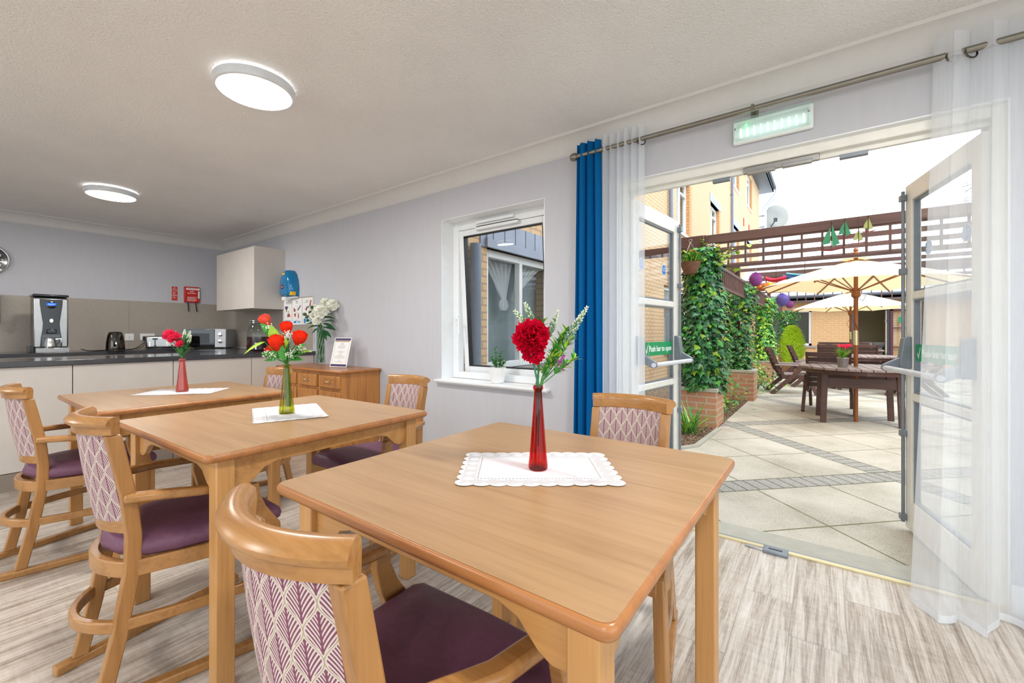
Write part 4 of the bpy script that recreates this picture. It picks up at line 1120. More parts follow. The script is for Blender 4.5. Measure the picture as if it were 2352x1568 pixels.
# toaster
t = thing('toaster', 'low four-slot steel toaster beside the microwave on the back worktop', 'toaster', (-6.62, 1.72, WT), rad(-14))
obj('toaster_body', M().box(-.13, .12, -.17, .17, .02, .17), mt_steel, t, bevel=.025)
obj('base', M().box(-.125, .125, -.165, .165, 0, .02), mt_black, t, bevel=.003)
for s in (-1, 1):
    obj('lever', M().box(.12, .124, s * .08 - .005, s * .08 + .005, .04, .14).box(.12, .15, s * .08 - .024, s * .08 + .024, .125, .145), mt_black, t, bevel=.003)
    obj('dial', M().lathe([(.014, 0), (.014, .012)], n=16, mt=Matrix.Rotation(PI / 2, 4, 'Y'), c=(.12, s * .08, .045)), mt_black, t)
    for k in range(3): obj('button', M().lathe([(.007, 0), (.007, .005)], n=10, mt=Matrix.Rotation(PI / 2, 4, 'Y'), c=(.12, s * .08 - .05, .05 + k * .02)), mt_chrome, t)
    obj('slot', M().box(-.10, .08, s * .08 - .05, s * .08 - .02, .1695, .1715).box(-.10, .08, s * .08 + .02, s * .08 + .05, .1695, .1715), mt_blackm, t)
# microwave, set diagonally in the corner
t = thing('microwave', 'silver microwave with a black door, set at an angle in the corner', 'microwave', (-6.64, 2.175, WT), rad(-38))
# local: front faces +x
obj('microwave_case', M().box(-.32, .03, -.25, .25, .012, .26), simple('silver_case', (176, 178, 182), .35, .4), t, bevel=.004)
dr = obj('door', M().box(.032, .05, -.248, .118, .016, .256), mt_blackm, t, bevel=.004)
obj('door_window', M().box(.0502, .0512, -.19, .06, .07, .20), glass_mat('smoked_glass', (90, 96, 100)), dr)
cp_ = obj('control_panel', M().box(.032, .05, .12, .248, .016, .256), simple('pale_control_panel', (206, 210, 216), .35), t, bevel=.004)
for z in (.19, .10):
    obj('dial', M().lathe([(.028, 0), (.028, .006), (.022, .008), (.02, .022), (0, .023)], n=24, mt=Matrix.Rotation(PI / 2, 4, 'Y'), c=(.05, .184, z)), mt_chrome, cp_)
obj('side_panel', M().box(-.28, .0, .2505, .2525, .04, .23), simple('grey_side_vent', (150, 152, 156), .4), t, bevel=.001)
for a in (-.22, .22):
    for b in (-.28, 0): obj('foot', M().lathe([(.012, 0), (.012, .013)], n=10, c=(b, a, 0)), mt_black, t)
# cordial jar
t = thing('drinks_dispenser', 'large clip-top glass jar of dark red cordial with a tap', 'drinks dispenser', (-5.02, 2.14, WT))
R0 = .118
pr = [(0, .0), (R0 - .02, .0), (R0, .02), (R0, .24), (R0 - .015, .275), (.082, .305), (.078, .325), (.083, .333)]
obj('glass_jar', M().lathe(pr + [(.078, .333), (.074, .322), (.078, .303), (R0 - .02, .272), (R0 - .005, .24), (R0 - .005, .022), (R0 - .02, .006), (0, .006)], n=36, cap=False), mt_glassj, t, smooth=60)
obj('cordial', M().lathe([(0, .007), (R0 - .022, .008), (R0 - .007, .025), (R0 - .007, .165), (0, .165)], n=36, cap=False), mt_drink, t)
ld_ = obj('lid', M().lathe([(.084, .334), (.086, .345), (.07, .362), (0, .37)], n=30), mt_glassj, t)
obj('clip_wire', M().torus((0, 0, .338), .088, .002, None, 30, 6).torus((0, 0, .318), .083, .002, None, 30, 6).tube([(.088, 0, .338), (.10, 0, .35), (.098, 0, .31), (.086, 0, .30)], .002, 6).tube([(-.088, 0, .338), (-.10, 0, .35), (-.098, 0, .30), (-.12, 0, .27)], .002, 6), mt_chrome, ld_)
ta = Matrix.Rotation(PI / 2, 4, 'Y')
obj('tap', M().tube([(.10, -.06, .06), (.155, -.095, .06)], .010, 10).tube([(.15, -.09, .08), (.15, -.09, .03)], .009, 10).box(.135, .16, -.105, -.08, .08, .105), mt_chrome, t, bevel=.002)

# sockets
def socket(y, w, label):
    s = thing('wall_socket', label, 'socket', (X0 + .008, y, 1.085), 0, 'white wall sockets')
    obj('face_plate', M().box(0, .009, -w / 2, w / 2, -.044, .044), mt_plastic, s, bevel=.002)
    k = [-.036, .036] if w > .1 else [0]
    for q in k:
        obj('switch', M().box(.009, .012, q - .006, q + .006, .012, .03), mt_plastic, s, bevel=.001)
        obj('socket_hole', M().box(.0089, .0094, q - .004, q + .004, -.004, .004).box(.0089, .0094, q - .014, q - .007, -.024, -.020).box(.0089, .0094, q + .007, q + .014, -.024, -.020), mt_rubber, s)
    return s
socket(1.522, .088, 'single white socket on the splashback, right of the kettle')
socket(1.702, .15, 'double white socket with two black plugs, above the toaster')
socket(1.985, .15, 'double white socket between toaster and microwave, mostly hidden by the pink flowers')
for k, (y, lb) in enumerate(((1.675, 'left of the two black plugs in the double socket'), (1.735, 'right of the two black plugs in the double socket'))):
    p = thing('plug', 'black mains plug, ' + lb, 'plug', (X0 + .018, y, 1.07), 0, 'black mains plugs')
    obj('plug_body', M().box(0, .035, -.024, .024, -.026, .024), mt_rubber, p, bevel=.007)
    obj('cable', M().tube([(.02, 0, -.025), (.05, -.01, -.06), (.12, -.05, -.11), (.2, -.12 - .1 * k, -.128), (.45, -.30 + .3 * k, -.131)] if k == 0 else [(.02, 0, -.025), (.05, .02, -.07), (.16, .05, -.12), (.35, .03, -.131)], .004, 6), mt_rubber, p)
cb_ = obj('power_cable', M().tube([(-6.6, .99, WT + .03), (-6.55, 1.03, WT + .008), (-6.6, 1.10, WT + .005), (-6.7, 1.2, WT + .005), (-6.75, 1.35, WT + .005), (-6.7, 1.45, WT + .01), (-6.9, 1.55, WT + .04), (-7.1, 1.64, WT + .08)], .005, 6), mt_rubber)
tag(cb_, 'black cable trailing along the worktop from the coffee machine behind the kettle', 'cable')

# fire blanket and sign
t = thing('fire_blanket', 'red fire blanket case with two black pull tabs on the kitchen wall', 'fire blanket', (X0, 2.188, 1.675))
bd = obj('case', M().box(.0, .045, -.088, .088, -.11, .11), mt_red, t, bevel=.006)
obj('white_label', M().box(.0452, .0458, -.07, .085, .065, .092), mt_signw, bd)
text_mesh('label_text', 'FIRE BLANKET', .019, basis((.0462, .005, .078), (0, 1, 0), (0, 0, 1)), mt_red, bd, bold=.0004)
text_mesh('label_text', 'FIRE\nBLANKET', .024, basis((.0455, -.005, .03), (0, 1, 0), (0, 0, 1)), mt_signw, bd)
m = M()
for r in range(6): m.box(.0452, .0456, -.06, .06 - .012 * (r % 3), -.035 - r * .011, -.032 - r * .011)
obj('label_lines', m, mt_signw, bd)
obj('side_tag', M().box(.0452, .0456, .068, .086, -.05, .05), mt_signw, bd)
for s in (-1, 1): obj('pull_tab', M().bar((.02, s * .045, -.108), (.035, s * .048 + .008, -.235), .026, .004, (0, 1, 0)).bar((.02, s * .045, -.108), (.02, s * .045, -.11), .026, .004), mt_rubber, t)
t = thing('fire_action_sign', 'narrow red instruction sign left of the fire blanket case', 'sign', (X0, 1.998, 1.68))
bd = obj('sign_panel', M().box(0, .003, -.032, .032, -.095, .095), mt_red, t)
m = M()
for z in (.045, -.03): m.box(.003, .0034, -.03, .03, z - .002, z + .002)
for r in range(7): m.box(.003, .0034, -.022, .022 - .008 * (r % 3), .022 - r * .014, .025 - r * .014) if abs(.0235 - r * .014 + .03) > .006 else None
obj('sign_lines', m, mt_signw, bd)
text_mesh('sign_text', 'Fire\nblanket', .016, basis((.0036, 0, .072), (0, 1, 0), (0, 0, 1)), mt_signw, bd)
# wall clock
t = thing('wall_clock', 'round black-faced wall clock with a steel rim, cut by the left edge', 'clock', (X0, .362, 1.925))
RY = Matrix.Rotation(PI / 2, 4, 'Y')
obj('rim', M().lathe([(.148, 0), (.162, .01), (.165, .03), (.158, .04), (.148, .038), (.145, .022)], n=60, mt=RY, cap=False), mt_steel, t)
fc = obj('dial_face', M().lathe([(.0, .004), (.148, .004), (.148, .02), (0, .021)], n=60, mt=RY, cap=False), mt_blackm, t)
m = M()
for k in range(60):
    a = k * PI / 30; L = .012 if k % 5 == 0 else .007
    m.bar((.0225, sin(a) * .138, cos(a) * .138), (.0225, sin(a) * (.138 - L), cos(a) * (.138 - L)), .0022, .001, (1, 0, 0))
obj('minute_marks', m, mt_signw, fc)
for k in range(1, 13):
    a = k * PI / 6; text_mesh('numeral', str(k), .034, basis((.0225, sin(a) * .108, cos(a) * .108), (0, 1, 0), (0, 0, 1)), mt_signw, fc, bold=.0008)
obj('hands', M().bar((.027, 0, 0), (.027, -.05, .04), .007, .001, (1, 0, 0)).bar((.029, 0, 0), (.029, .07, -.06), .005, .001, (1, 0, 0)), mt_signw, t)
obj('date_window', M().box(.0225, .0235, .065, .092, -.012, .012), mt_signw, fc)
obj('clock_glass', M().lathe([(0, .034), (.148, .032)], n=40, mt=RY, cap=False), mt_glass, t)
# paper towel dispenser at the left edge
t = thing('towel_dispenser', 'grey rounded wall dispenser cut by the left edge, above the worktop', 'dispenser', (X0 + .008, .33, 1.22))
obj('dispenser_body', M().box(0, .12, -.14, .125, .0, .34), simple('grey_dispenser', (150, 152, 156), .35), t, bevel=.03)
obj('outlet', M().box(.01, .11, -.12, .10, -.006, .004), mt_rubber, t)

# blue hand-care dispenser
t = thing('plaster_dispenser', 'domed translucent blue first aid dispenser with yellow catches on the wall', 'dispenser', (-5.17, Y1, 1.56))
prof = [(-.115, 0), (.115, 0), (.13, .03), (.132, .13), (.118, .20), (.088, .265), (.042, .31), (0, .322), (-.042, .31), (-.088, .265), (-.118, .20), (-.132, .13), (-.13, .03)]
m = M(); m.loft([[(x * s_, -y_, .01 + (z - .15) * s_ + .15) for x, z in prof] for y_, s_ in ((.002, 1.0), (.05, 1.0), (.09, .95), (.112, .82), (.118, .6))])
bd = obj('blue_case', m, mt_bluep, t, smooth=50)
obj('label', M().box(-.06, .0, -.122, -.118, .10, .15), mt_maroon, bd)
text_mesh('label_text', 'first aid', .014, basis((-.03, -.1225, .125), (1, 0, 0), (0, 0, 1)), mt_signw, bd)
obj('catch', M().box(-.04, .02, -.118, -.09, .262, .29), mt_yellow, t, bevel=.006)
obj('catch', M().box(.085, .135, -.10, -.04, .02, .065), mt_yellow, t, bevel=.006)
obj('base', M().box(-.11, -.02, -.09, -.0, -.03, .012).box(-.02, .12, -.06, 0, -.01, .012), mt_plastic, t, bevel=.004)
# three hand-washing posters
def poster(x, i, label):
    p = thing('poster', label, 'poster', (x, Y1 - .0085, 1.392), 0, 'hand washing posters')
    obj('board', M().box(-.112, .112, -.006, 0, -.155, .155), mt_paper, p)
    y = -.0066
    def q(mt_, polys, nm):
        m = M()
        for pl in polys: m.add([(a, y, b) for a, b in pl], [tuple(range(len(pl)))])
        obj(nm, m, mt_, p, smooth=0)
    rc = lambda a, b, c, d: [(a, b), (c, b), (c, d), (a, d)]
    q(mt_ink, [rc(-.03, .115, .005, .125), rc(-.02, .10, .02, .106), rc(.03, .118, .05, .122)], 'heading')
    if i == 0:
        q(mt_purple, [[(-.06, .07), (.02, .07), (.0, .03), (-.04, .03)]], 'purple_print'); q(mt_gold, [[(-.04, .028), (.0, .028), (-.01, .0), (-.03, .0)], [(.01, .01), (.05, .01), (.03, -.02)]], 'tan_print')
        q(mt_inkred, [[(.01, -.02), (.06, -.02), (.08, -.06), (-.005, -.06)]], 'red_print'); q(mt_inklight, [rc(-.08, -.135, .085, -.10)], 'blue_box')
        q(mt_ink, [rc(-.02, .055, .06, .058)], 'small_print')
    elif i == 1:
        q(mt_inkred, [[(-.08, .05), (-.06, .04), (-.03, .02), (-.04, .0), (-.08, .0)], [(-.07, -.02), (-.03, -.02), (-.025, -.06), (-.06, -.06)], [(.02, -.02), (.04, -.02), (.045, -.08), (.02, -.08)]], 'red_print')
        q(mt_ink, [[(.0, .02), (.08, .08), (.085, .06), (.03, .01)]], 'forearm_print'); q(mt_ink, [rc(-.04, -.105, .02, -.10), rc(-.02, .06, .0, .063), rc(-.03, -.01, 0, -.007)], 'grey_print'); q(mt_inkblue, [rc(-.08, -.135, -.015, -.112)], 'blue_box'); q(mt_inklight, [rc(.01, -.135, .08, -.112)], 'blue_box')
    else:
        q(mt_inkred, [[(.07, .13), (.09, .12), (.07, .05), (.04, .06)], [(-.05, .02), (-.03, .04), (.0, .03), (-.02, .0)], [(-.06, -.02), (-.02, -.02), (-.005, -.045), (-.05, -.06)]], 'red_print')
        q(mt_ink, [[(-.03, .05), (.04, .06), (.04, .04), (-.02, .03)]], 'hand_print'); q(mt_ink, [rc(.02, -.04, .06, -.037), rc(.03, -.07, .06, -.065), rc(-.08, .10, -.03, .104), rc(-.01, -.12, .03, -.115)], 'grey_print'); q(mt_inkblue, [rc(-.08, -.14, -.035, -.085)], 'blue_box'); q(mt_inklight, [rc(.055, -.14, .085, -.10)], 'blue_box')
    return p
poster(-5.295, 0, 'left poster of three under the blue dispenser, with a purple and orange figure')
poster(-5.06, 1, 'middle poster of three under the blue dispenser, with two blue boxes')
poster(-4.825, 2, 'right poster of three, beside the white flowers, with a forearm picture')

# ================================================================== SIDEBOARD
sx, sw, sy0, sy1, sh = -4.08, 1.20, 2.19, 2.594, .797
t = thing('sideboard', 'honey oak sideboard with inlaid drawers against the window wall', 'sideboard', (sx, 0, 0))
h = sw / 2
obj('body', M().box(-h + .02, h - .02, sy0 + .02, sy1, .05, .772), mt_side, t, bevel=.002)
obj('top', M().box(-h - .006, h + .012, sy0 - .025, sy1, .772, sh), mt_sidetop, t, bevel=.009)
obj('plinth', M().box(-h + .03, h - .03, sy0 + .04, sy1, 0, .05), mt_side, t)
for x in (-h + .02, -h / 3 - .015, h / 3 - .015, h - .05): obj('stile', M().box(x, x + .03, sy0 + .006, sy0 + .02, .05, .772), mt_side, t, bevel=.002)
obj('rail', M().box(-h + .05, h - .05, sy0 + .008, sy0 + .02, .742, .772).box(-h + .05, h - .05, sy0 + .008, sy0 + .02, .60, .625), mt_side, t)
cw = (sw - .04) / 3
for i in range(3):
    cx_ = -h + .02 + cw * (i + .5); a, b = cx_ - cw / 2 + .022, cx_ + cw / 2 - .022
    d_ = obj('drawer', M().box(a, b, sy0 - .012, sy0 + .02, .628, .742), mt_side, t, bevel=.006)
    m = M()
    for sx_ in (-1, 1):
        for sz_ in (-1, 1):
            for k in range(9):
                a_ = k / 8; m.ball((cx_ + sx_ * (.018 + .052 * a_), sy0 - .0122, .688 + sz_ * (.022 * sin(a_ * 2.6) + .005 * sin(a_ * 9))), .0042 - .002 * a_, 6, 4, (1.5, .1, .8))
            m.ball((cx_ + sx_ * .03, sy0 - .0122, .688 + sz_ * .010), .005, 6, 4, (1.3, .1, .7)); m.ball((cx_ + sx_ * .008, sy0 - .0122, .688 + sz_ * .027), .005, 6, 4, (.8, .1, 1.2))
    obj('inlay', m, mt_inlay, d_)
    obj('knob', M().lathe([(.006, 0), (.005, .01), (.011, .016), (.009, .024), (0, .026)], n=14, mt=Matrix.Rotation(PI / 2, 4, 'X'), c=(cx_, sy0 - .012, .688)), mt_brass, d_)
    dd = obj('door', M().box(a, b, sy0 - .008, sy0 + .02, .08, .598), mt_side, t, bevel=.004)
    obj('door_panel', M().box(a + .05, b - .05, sy0 - .014, sy0 - .008, .13, .548), mt_side, dd, bevel=.004)
    obj('knob', M().lathe([(.006, 0), (.005, .01), (.011, .016), (.009, .024), (0, .026)], n=14, mt=Matrix.Rotation(PI / 2, 4, 'X'), c=(b - .025 if i != 2 else a + .025, sy0 - .008, .36)), mt_brass, dd)

# white flowers in clear vase
WV = Vector((-4.34, 2.47, sh)); rn = random.Random(8)
t = thing('glass_vase', 'tall clear swirled glass vase on the sideboard', 'vase', WV)
obj('vase_body', M().loft([[(r * cos(a) , r * sin(a), z) for a in [k * PI / 2 + PI / 4 + tw for k in range(4)]] for r, z, tw in ((.052, 0, 0), (.05, .02, 0), (.043, .42, .5))] + [[(r * cos(a), r * sin(a), z) for a in [k * PI / 2 + PI / 4 + tw for k in range(4)]] for r, z, tw in ((.036, .42, .5), (.044, .03, 0))]), mt_glassj, t, smooth=20)
ms = M()
for k in range(9): ms.tube([(rn.uniform(-.02, .02), rn.uniform(-.02, .02), .03), (rn.uniform(-.015, .015), rn.uniform(-.015, .015), .25), (rn.uniform(-.02, .02), rn.uniform(-.02, .02), .43)], .004, 6)
obj('stalks', ms, mt_stem, t)
sw_ = M()
for k in range(7): sw_.tube([(.030 * cos(k * .9 + q * .25) , .030 * sin(k * .9 + q * .25), .02 + q * .033) for q in range(13)], [.002 + .004 * sin(PI * q / 12) for q in range(13)], 6)
obj('green_swirl', sw_, mt_lavg, t)
for k, (dx, dy, dz, R, w) in enumerate(((.125, .0, .635, .062, 'largest cream peony, upper right on the sideboard vase'), (.03, -.07, .56, .07, 'broad cream peony at the centre of the sideboard vase'), (-.012, -.06, .465, .045, 'round cream peony lowest in the sideboard vase'), (-.085, .03, .60, .045, 'cream peony at the upper left of the sideboard vase'), (.02, .08, .66, .055, 'cream peony highest at the back of the sideboard vase'), (-.065, -.06, .53, .024, 'cream bud at the left of the sideboard vase'))):
    p = thing('artificial_peony', w, 'flower', WV + Vector((0, 0, .40)), 0, 'cream peonies in the sideboard vase')
    c_ = R_ * dx + F_ * dy + Vector((0, 0, dz - .40)); m = M()
    carnation(m, c_, (.3, -.6, .5), R, rn, 30, -.6, .1); m.ball(c_, R * .80, 12, 9)
    obj('petals', m, mt_peony, p, smooth=180, recalc=False)
    obj('stem', M().tube([(0, 0, -.02), (0, 0, .03), c_], .003, 6), mt_stem, p)
p = thing('artificial_foliage', 'dark green leaves and round green seed heads in the sideboard vase', 'foliage', WV + Vector((0, 0, .40))); m = M()
for (a, b, L) in ((1.2, .05, .14), (1.6, .0, .15), (2.2, -.02, .13), (-1.3, .03, .13), (-1.7, .02, .12), (.8, .08, .15), (2.6, -.02, .12), (1.9, .05, .16), (-.9, .08, .12), (1.4, .1, .14), (-2.3, 0, .09)):
    d = R_ * sin(a) + Vector((0, 0, cos(a) * .7)) - F_ * .25
    leafblade(m, Vector((0, 0, b)) + d * .03, d, Vector((0, 0, 1)) - F_ * .5, L, .05, .25, 5)
obj('leaves', m, mt_leafd, p, smooth=180, recalc=False)
m = M()
for dx, dz in ((-.16, .14), (-.135, .11), (-.08, .215), (-.10, .16), (-.125, .075)): m.ball(R_ * dx + Vector((0, 0, dz)) - F_ * .03, .018, 8, 6); m.tube([(0, 0, 0), R_ * dx + Vector((0, 0, dz))], .002, 5)
obj('seed_heads', m, mt_leafd, p)
# menu card in an acrylic holder, leaning
t = thing('menu_card', 'white menu card with purple bands in a slanted clear holder on the sideboard', 'menu', (-3.90, 2.40, sh), rad(14))
t2_ = rad(15)
mm = basis((0, 0, .003), (1, 0, 0), (0, sin(t2_), cos(t2_)))
def card(nm, x0, x1, y0, y1, z, mt_, par, th_=.0004):
    vs = [mm @ Vector((x, y, zz)) for zz in (z, z + th_) for y in (y0, y1) for x in (x0, x1)]
    return obj(nm, M().add(vs, [(0, 2, 3, 1), (4, 5, 7, 6), (0, 1, 5, 4), (2, 6, 7, 3), (0, 4, 6, 2), (1, 3, 7, 5)]), mt_, par, smooth=0)
obj('holder', M().box(-.11, .11, -.02, .09, 0, .003), mt_glass, t)
cd = card('card', -.108, .108, 0, .30, 0, mt_paper, t, .002)
card('top_band', -.10, .10, .270, .294, .0021, mt_purple, cd); card('gold_band', -.10, .09, .255, .268, .0021, mt_gold, cd); card('bottom_band', -.10, .10, .006, .028, .0021, mt_purple, cd)
for a in ((-.088, -.0865, .04, .245), (.0865, .088, .04, .245)): card('rule', a[0], a[1], a[2], a[3], .0021, mt_ink, cd)
text_mesh('card_text', 'MENU', .012, mm @ Matrix.Translation((0, .236, .0026)), mt_ink, cd)
for k, (y, w) in enumerate(((.222, .04), (.21, .05), (.20, .045), (.19, .04), (.165, .01), (.155, .05), (.147, .03), (.13, .02), (.118, .015), (.11, .05), (.10, .075), (.09, .06), (.07, .012), (.058, .014), (.05, .05))):
    card('text_line', -w, w, y, y + .002, .0021, mt_ink, cd)
# ================================================================== PATIO
G = -.02
struct('patio_ground', M().box(-2.85, 12, 2.855, 40, -.3, G), mt_patio)
struct('garden_bed', M().prism([(-2.85, 3.3), (-2.0, 3.55), (-1.35, 4.15), (-1.08, 4.65), (-1.05, 5.6), (-1.05, 9.0), (-1.3, 14), (-2.85, 14)], (0, 0, G), (1, 0, 0), (0, 1, 0), (0, 0, .008)), mt_mulch)
struct('bed_kerb', M().rect([(-2.0, 3.52, G + .008), (-1.35, 4.10, G + .008), (-1.05, 4.62, G + .008), (-1.02, 5.6, G + .008)], .05, .03), mt_kickplate)

# ------------------------------------------------------------------ three-storey brick wing on the left
FX = -2.85
holes = [  # y0, y1, z0, z1
    (3.45, 4.80, .75, 2.03), (9.55, 11.75, .75, 2.2), (10.55, 11.75, 3.6, 5.0), (14.3, 15.6, 3.6, 5.22), (18.4, 19.7, 3.6, 5.35), (22, 23.4, 3.6, 5.35),
    (18.4, 19.7, 6.85, 8.3), (21.95, 23.5, 6.95, 8.5), (10.55, 11.75, 6.85, 8.3), (14.3, 15.6, 6.85, 8.3), (14.3, 15.6, .75, 2.2), (18.4, 19.7, .75, 2.2)]
def facade(y0, y1, z0, z1, hs):
    ysx = sorted({y0, y1, *[h[0] for h in hs], *[h[1] for h in hs]}); zsx = sorted({z0, z1, *[h[2] for h in hs], *[h[3] for h in hs]})
    m = M()
    for a, b in zip(ysx, ysx[1:]):
        run = None
        for c, d in zip(zsx, zsx[1:]):
            if any(h[0] <= (a + b) / 2 <= h[1] and h[2] <= (c + d) / 2 <= h[3] for h in hs):
                if run: m.box(FX - .3, FX, a, b, run[0], run[1]); run = None
            else: run = (run[0], d) if run else (c, d)
        if run: m.box(FX - .3, FX, a, b, run[0], run[1])
    return m
wing = thing('brick_building', 'three-storey buff brick building wing along the left side of the patio', 'building', (0, 0, 0))
obj('wall', facade(2.855, 26.4, G, 8.8, holes), mt_brick, wing, smooth=0)
mt_dark = simple('dim_room_inside', (150, 162, 168), .9)
for i, (a, b, c, d) in enumerate(holes):
    r_ = 0 if i else .05; k_ = (a + b) / 2
    w = obj('window', M().box(FX - .16 + r_, FX - .09 + r_, a, a + .07, c, d).box(FX - .16 + r_, FX - .09 + r_, b - .07, b, c, d).box(FX - .16 + r_, FX - .09 + r_, a + .07, k_ - .03, c, c + .07).box(FX - .16 + r_, FX - .09 + r_, k_ + .03, b - .07, c, c + .07).box(FX - .16 + r_, FX - .09 + r_, a + .07, k_ - .03, d - .08, d).box(FX - .16 + r_, FX - .09 + r_, k_ + .03, b - .07, d - .08, d).box(FX - .16 + r_, FX - .09 + r_, k_ - .03, k_ + .03, c, d).box(FX - .155, FX - .08, (a + b) / 2 + .04, b - .07, d - .36 if i else d - .08, d - .31 if i else d), mt_upvc, wing, bevel=.004)
    obj('pane', M().box(FX - .13, FX - .125, a + .06, b - .06, c + .06, d - .06), mt_glass, w)
    obj('room_backing', M().box(FX - .28, FX - .27, a - .0, b + .0, c - .0, d + .0), mt_dark, w)
    obj('sill', M().box(FX - .1, FX + .05, a - .05, b + .05, c - .06, c), mt_sill if c < 1 else mt_upvc, w)
    if i in (0, 3, 4, 5): obj('lintel', M().box(FX - .3, FX + .015, a - .12, b + .3, d, d + .24), mt_slate, w)
    obj('brick_reveal', M().box(FX - .1, FX + .004, b - .004, b + .215 if i else b + .02, c + .001, d - .001), mt_quoin, w)
# slate hanging band over the ground-floor window
m = M()
for k in range(30): m.box(FX - .02, FX + .03 + .006 * (k % 2), 3.42 + k * .10, 3.42 + (k + 1) * .10 - .006, 2.12, 2.33)
obj('slate_band', m, mt_slate, wing)
m = M().box(FX - .02, FX + .05, 3.40, 6.42, 2.03, 2.12); obj('drip_board', m, mt_slate, wing)
# lace curtains inside the near window (one thing each)
for a, b, lb in ((3.50, 4.10, 'tied lace curtain in the near ground-floor window outside, seen through the room window'), (4.16, 4.75, 'second tied lace curtain in the neighbouring pane, beyond the room window')):
    c = thing('lace_curtain', lb, 'curtain', (FX - .16, a, 0), 0, 'tied lace curtains opposite')
    L = b - a; KN = .72 if a < 4 else .06; KZ = 1.53 if a < 4 else 1.62
    def f(u, v):
        top = L * u; knot = L * KN + (u - .5) * .07
        k = v ** .8; y = top * (1 - k) + knot * k
        return (.025 * sin(u * 34), y, 1.97 - (1.97 - KZ) * v)
    def f2(u, v): return (.03 * sin(u * 20), L * KN + (u - .5) * (.07 + .09 * sin(PI * v)), KZ - .13 * v)
    obj('gathered_lace', M().grid(f, 60, 12), mt_net, c, smooth=180, recalc=False)
    obj('knotted_tail', M().grid(f2, 24, 8), mt_net, c, smooth=180, recalc=False)
# pipes
def vpipe(y, z0, z1, r, mt_, label, x=FX + .07, grp='grey downpipes'):
    t = thing('downpipe', label, 'pipe', (x, y, z0), 0, grp)
    obj('pipe', M().tube([(0, 0, 0), (0, 0, z1 - z0)], r, 14), mt_, t)
    for z in [k * 1.9 + .6 for k in range(int((z1 - z0) / 1.9))]: obj('bracket', M().lathe([(r + .008, z), (r + .008, z + .05)], n=14).box(-.09, 0, -.012, .012, z, z + .04), mt_, t)
vpipe(3.19, G, 2.02, .055, mt_pipe, 'thick grey downpipe just outside the room window', FX + .07)
vpipe(9.85, G, 8.6, .045, mt_pipe, 'dark grey downpipe rising above the left open door leaf')
vpipe(17.75, G, 8.6, .045, mt_pipe, 'grey downpipe in the middle of the brick wing, above the ivy')
wp = thing('downpipe', 'white double downpipe at the far corner of the brick wing', 'pipe', (0, 0, 0), 0, 'white downpipes')
for k in range(2):
    d = k * .3
    obj('pipe', M().tube([(FX + .12 + d * .3, 27.0 + d, G), (FX + .12 + d * .3, 27.0 + d, 7.9), (FX + .75 + d * .3, 27.0 + d, 8.7), (FX + .75 + d * .3, 27.0 + d, 11.5)], .07, 10), mt_wpipe, wp)
for z in (5.4, 6.1, 6.9, 7.5): obj('bracket', M().box(FX - .35, FX + .2, 26.9, 27.0, z, z + .06), mt_sill, wp)
# eaves
obj('soffit', M().box(FX - .6, FX + .62, 2.9, 27.2, 8.80, 8.84), mt_fascia, wing)
obj('fascia', M().box(FX + .58, FX + .62, 2.9, 27.2, 8.80, 9.02), mt_fascia, wing)
obj('gutter', M().tube([(FX + .68, 2.9, 9.0), (FX + .68, 27.3, 9.0)], .07, 10), mt_fascia, wing)
obj('roof', M().prism([(.7, 9.02), (-3.5, 11.6), (-3.5, 11.4), (.5, 8.9)], (FX, 2.9, 0), (1, 0, 0), (0, 0, 1), (0, 24.3, 0)), mt_slate, wing)
obj('gable_boards', M().box(FX - .35, FX - .03, 26.41, 26.5, G, 8.8), mt_fascia, wing)
for y, z in ((20.9, 5.95), (22.5, 5.98)):
    obj('red_vent', M().box(FX - .01, FX + .03, y, y + .14, z - .15, z + .18), mt_red, wing)
t = thing('satellite_dish', 'grey satellite dish on the far corner of the brick wing', 'satellite dish', (-2.19, 27.6, 7.5), 0)
A = align(Vector((.45, -.9, .15)))
obj('dish', M().lathe([(0, -.10), (.3, -.07), (.62, .02), (.64, .03), (.62, .04), (.3, -.04), (0, -.07)], n=40, mt=(A @ Matrix.Diagonal((1, 1.12, 1)).to_3x3()).to_4x4(), cap=False), mt_dish, t, smooth=60)
obj('arm', M().tube([A @ Vector((0, -.6, .0)), A @ Vector((0, -.25, .45))], .03, 6).box(-.05, .12, -.45, -.28, -.3, -.12), mt_fascia, t)
obj('mast', M().tube([(0, .05, -.7), (0, .05, 0)], .035, 8).tube([(-.55, .05, -.5), (0, .05, -.5)], .03, 8), mt_grey, t)

# ------------------------------------------------------------------ single-storey back wing
BY = 18.5
bw = thing('brick_building', 'single-storey brick building across the far end of the patio', 'building', (0, 0, 0))
bh = [(-1.9, -.37, .68, 1.96), (.80, 1.66, G, 1.93)]
xs_ = [-2.85, -1.9, -.37, .80, 1.66, 12]
m = M()
m.box(-2.85, -1.9, BY, BY + .3, G, 2.25).box(-.37, .80, BY, BY + .3, G, 2.25).box(1.66, 12, BY, BY + .3, G, 2.25).box(-1.9, -.37, BY, BY + .3, G, .68).box(-1.9, -.37, BY, BY + .3, 1.96, 2.25).box(.80, 1.66, BY, BY + .3, 1.93, 2.25)
obj('wall', m, mt_brickx, bw, smooth=0)
w = obj('window', M().box(-1.9, -1.82, BY + .06, BY + .14, .68, 1.96).box(-.45, -.37, BY + .06, BY + .14, .68, 1.96).box(-1.9, -.37, BY + .06, BY + .14, .68, .76).box(-1.9, -.37, BY + .06, BY + .14, 1.88, 1.96).box(-1.18, -1.08, BY + .06, BY + .14, .68, 1.96), mt_upvc, bw)
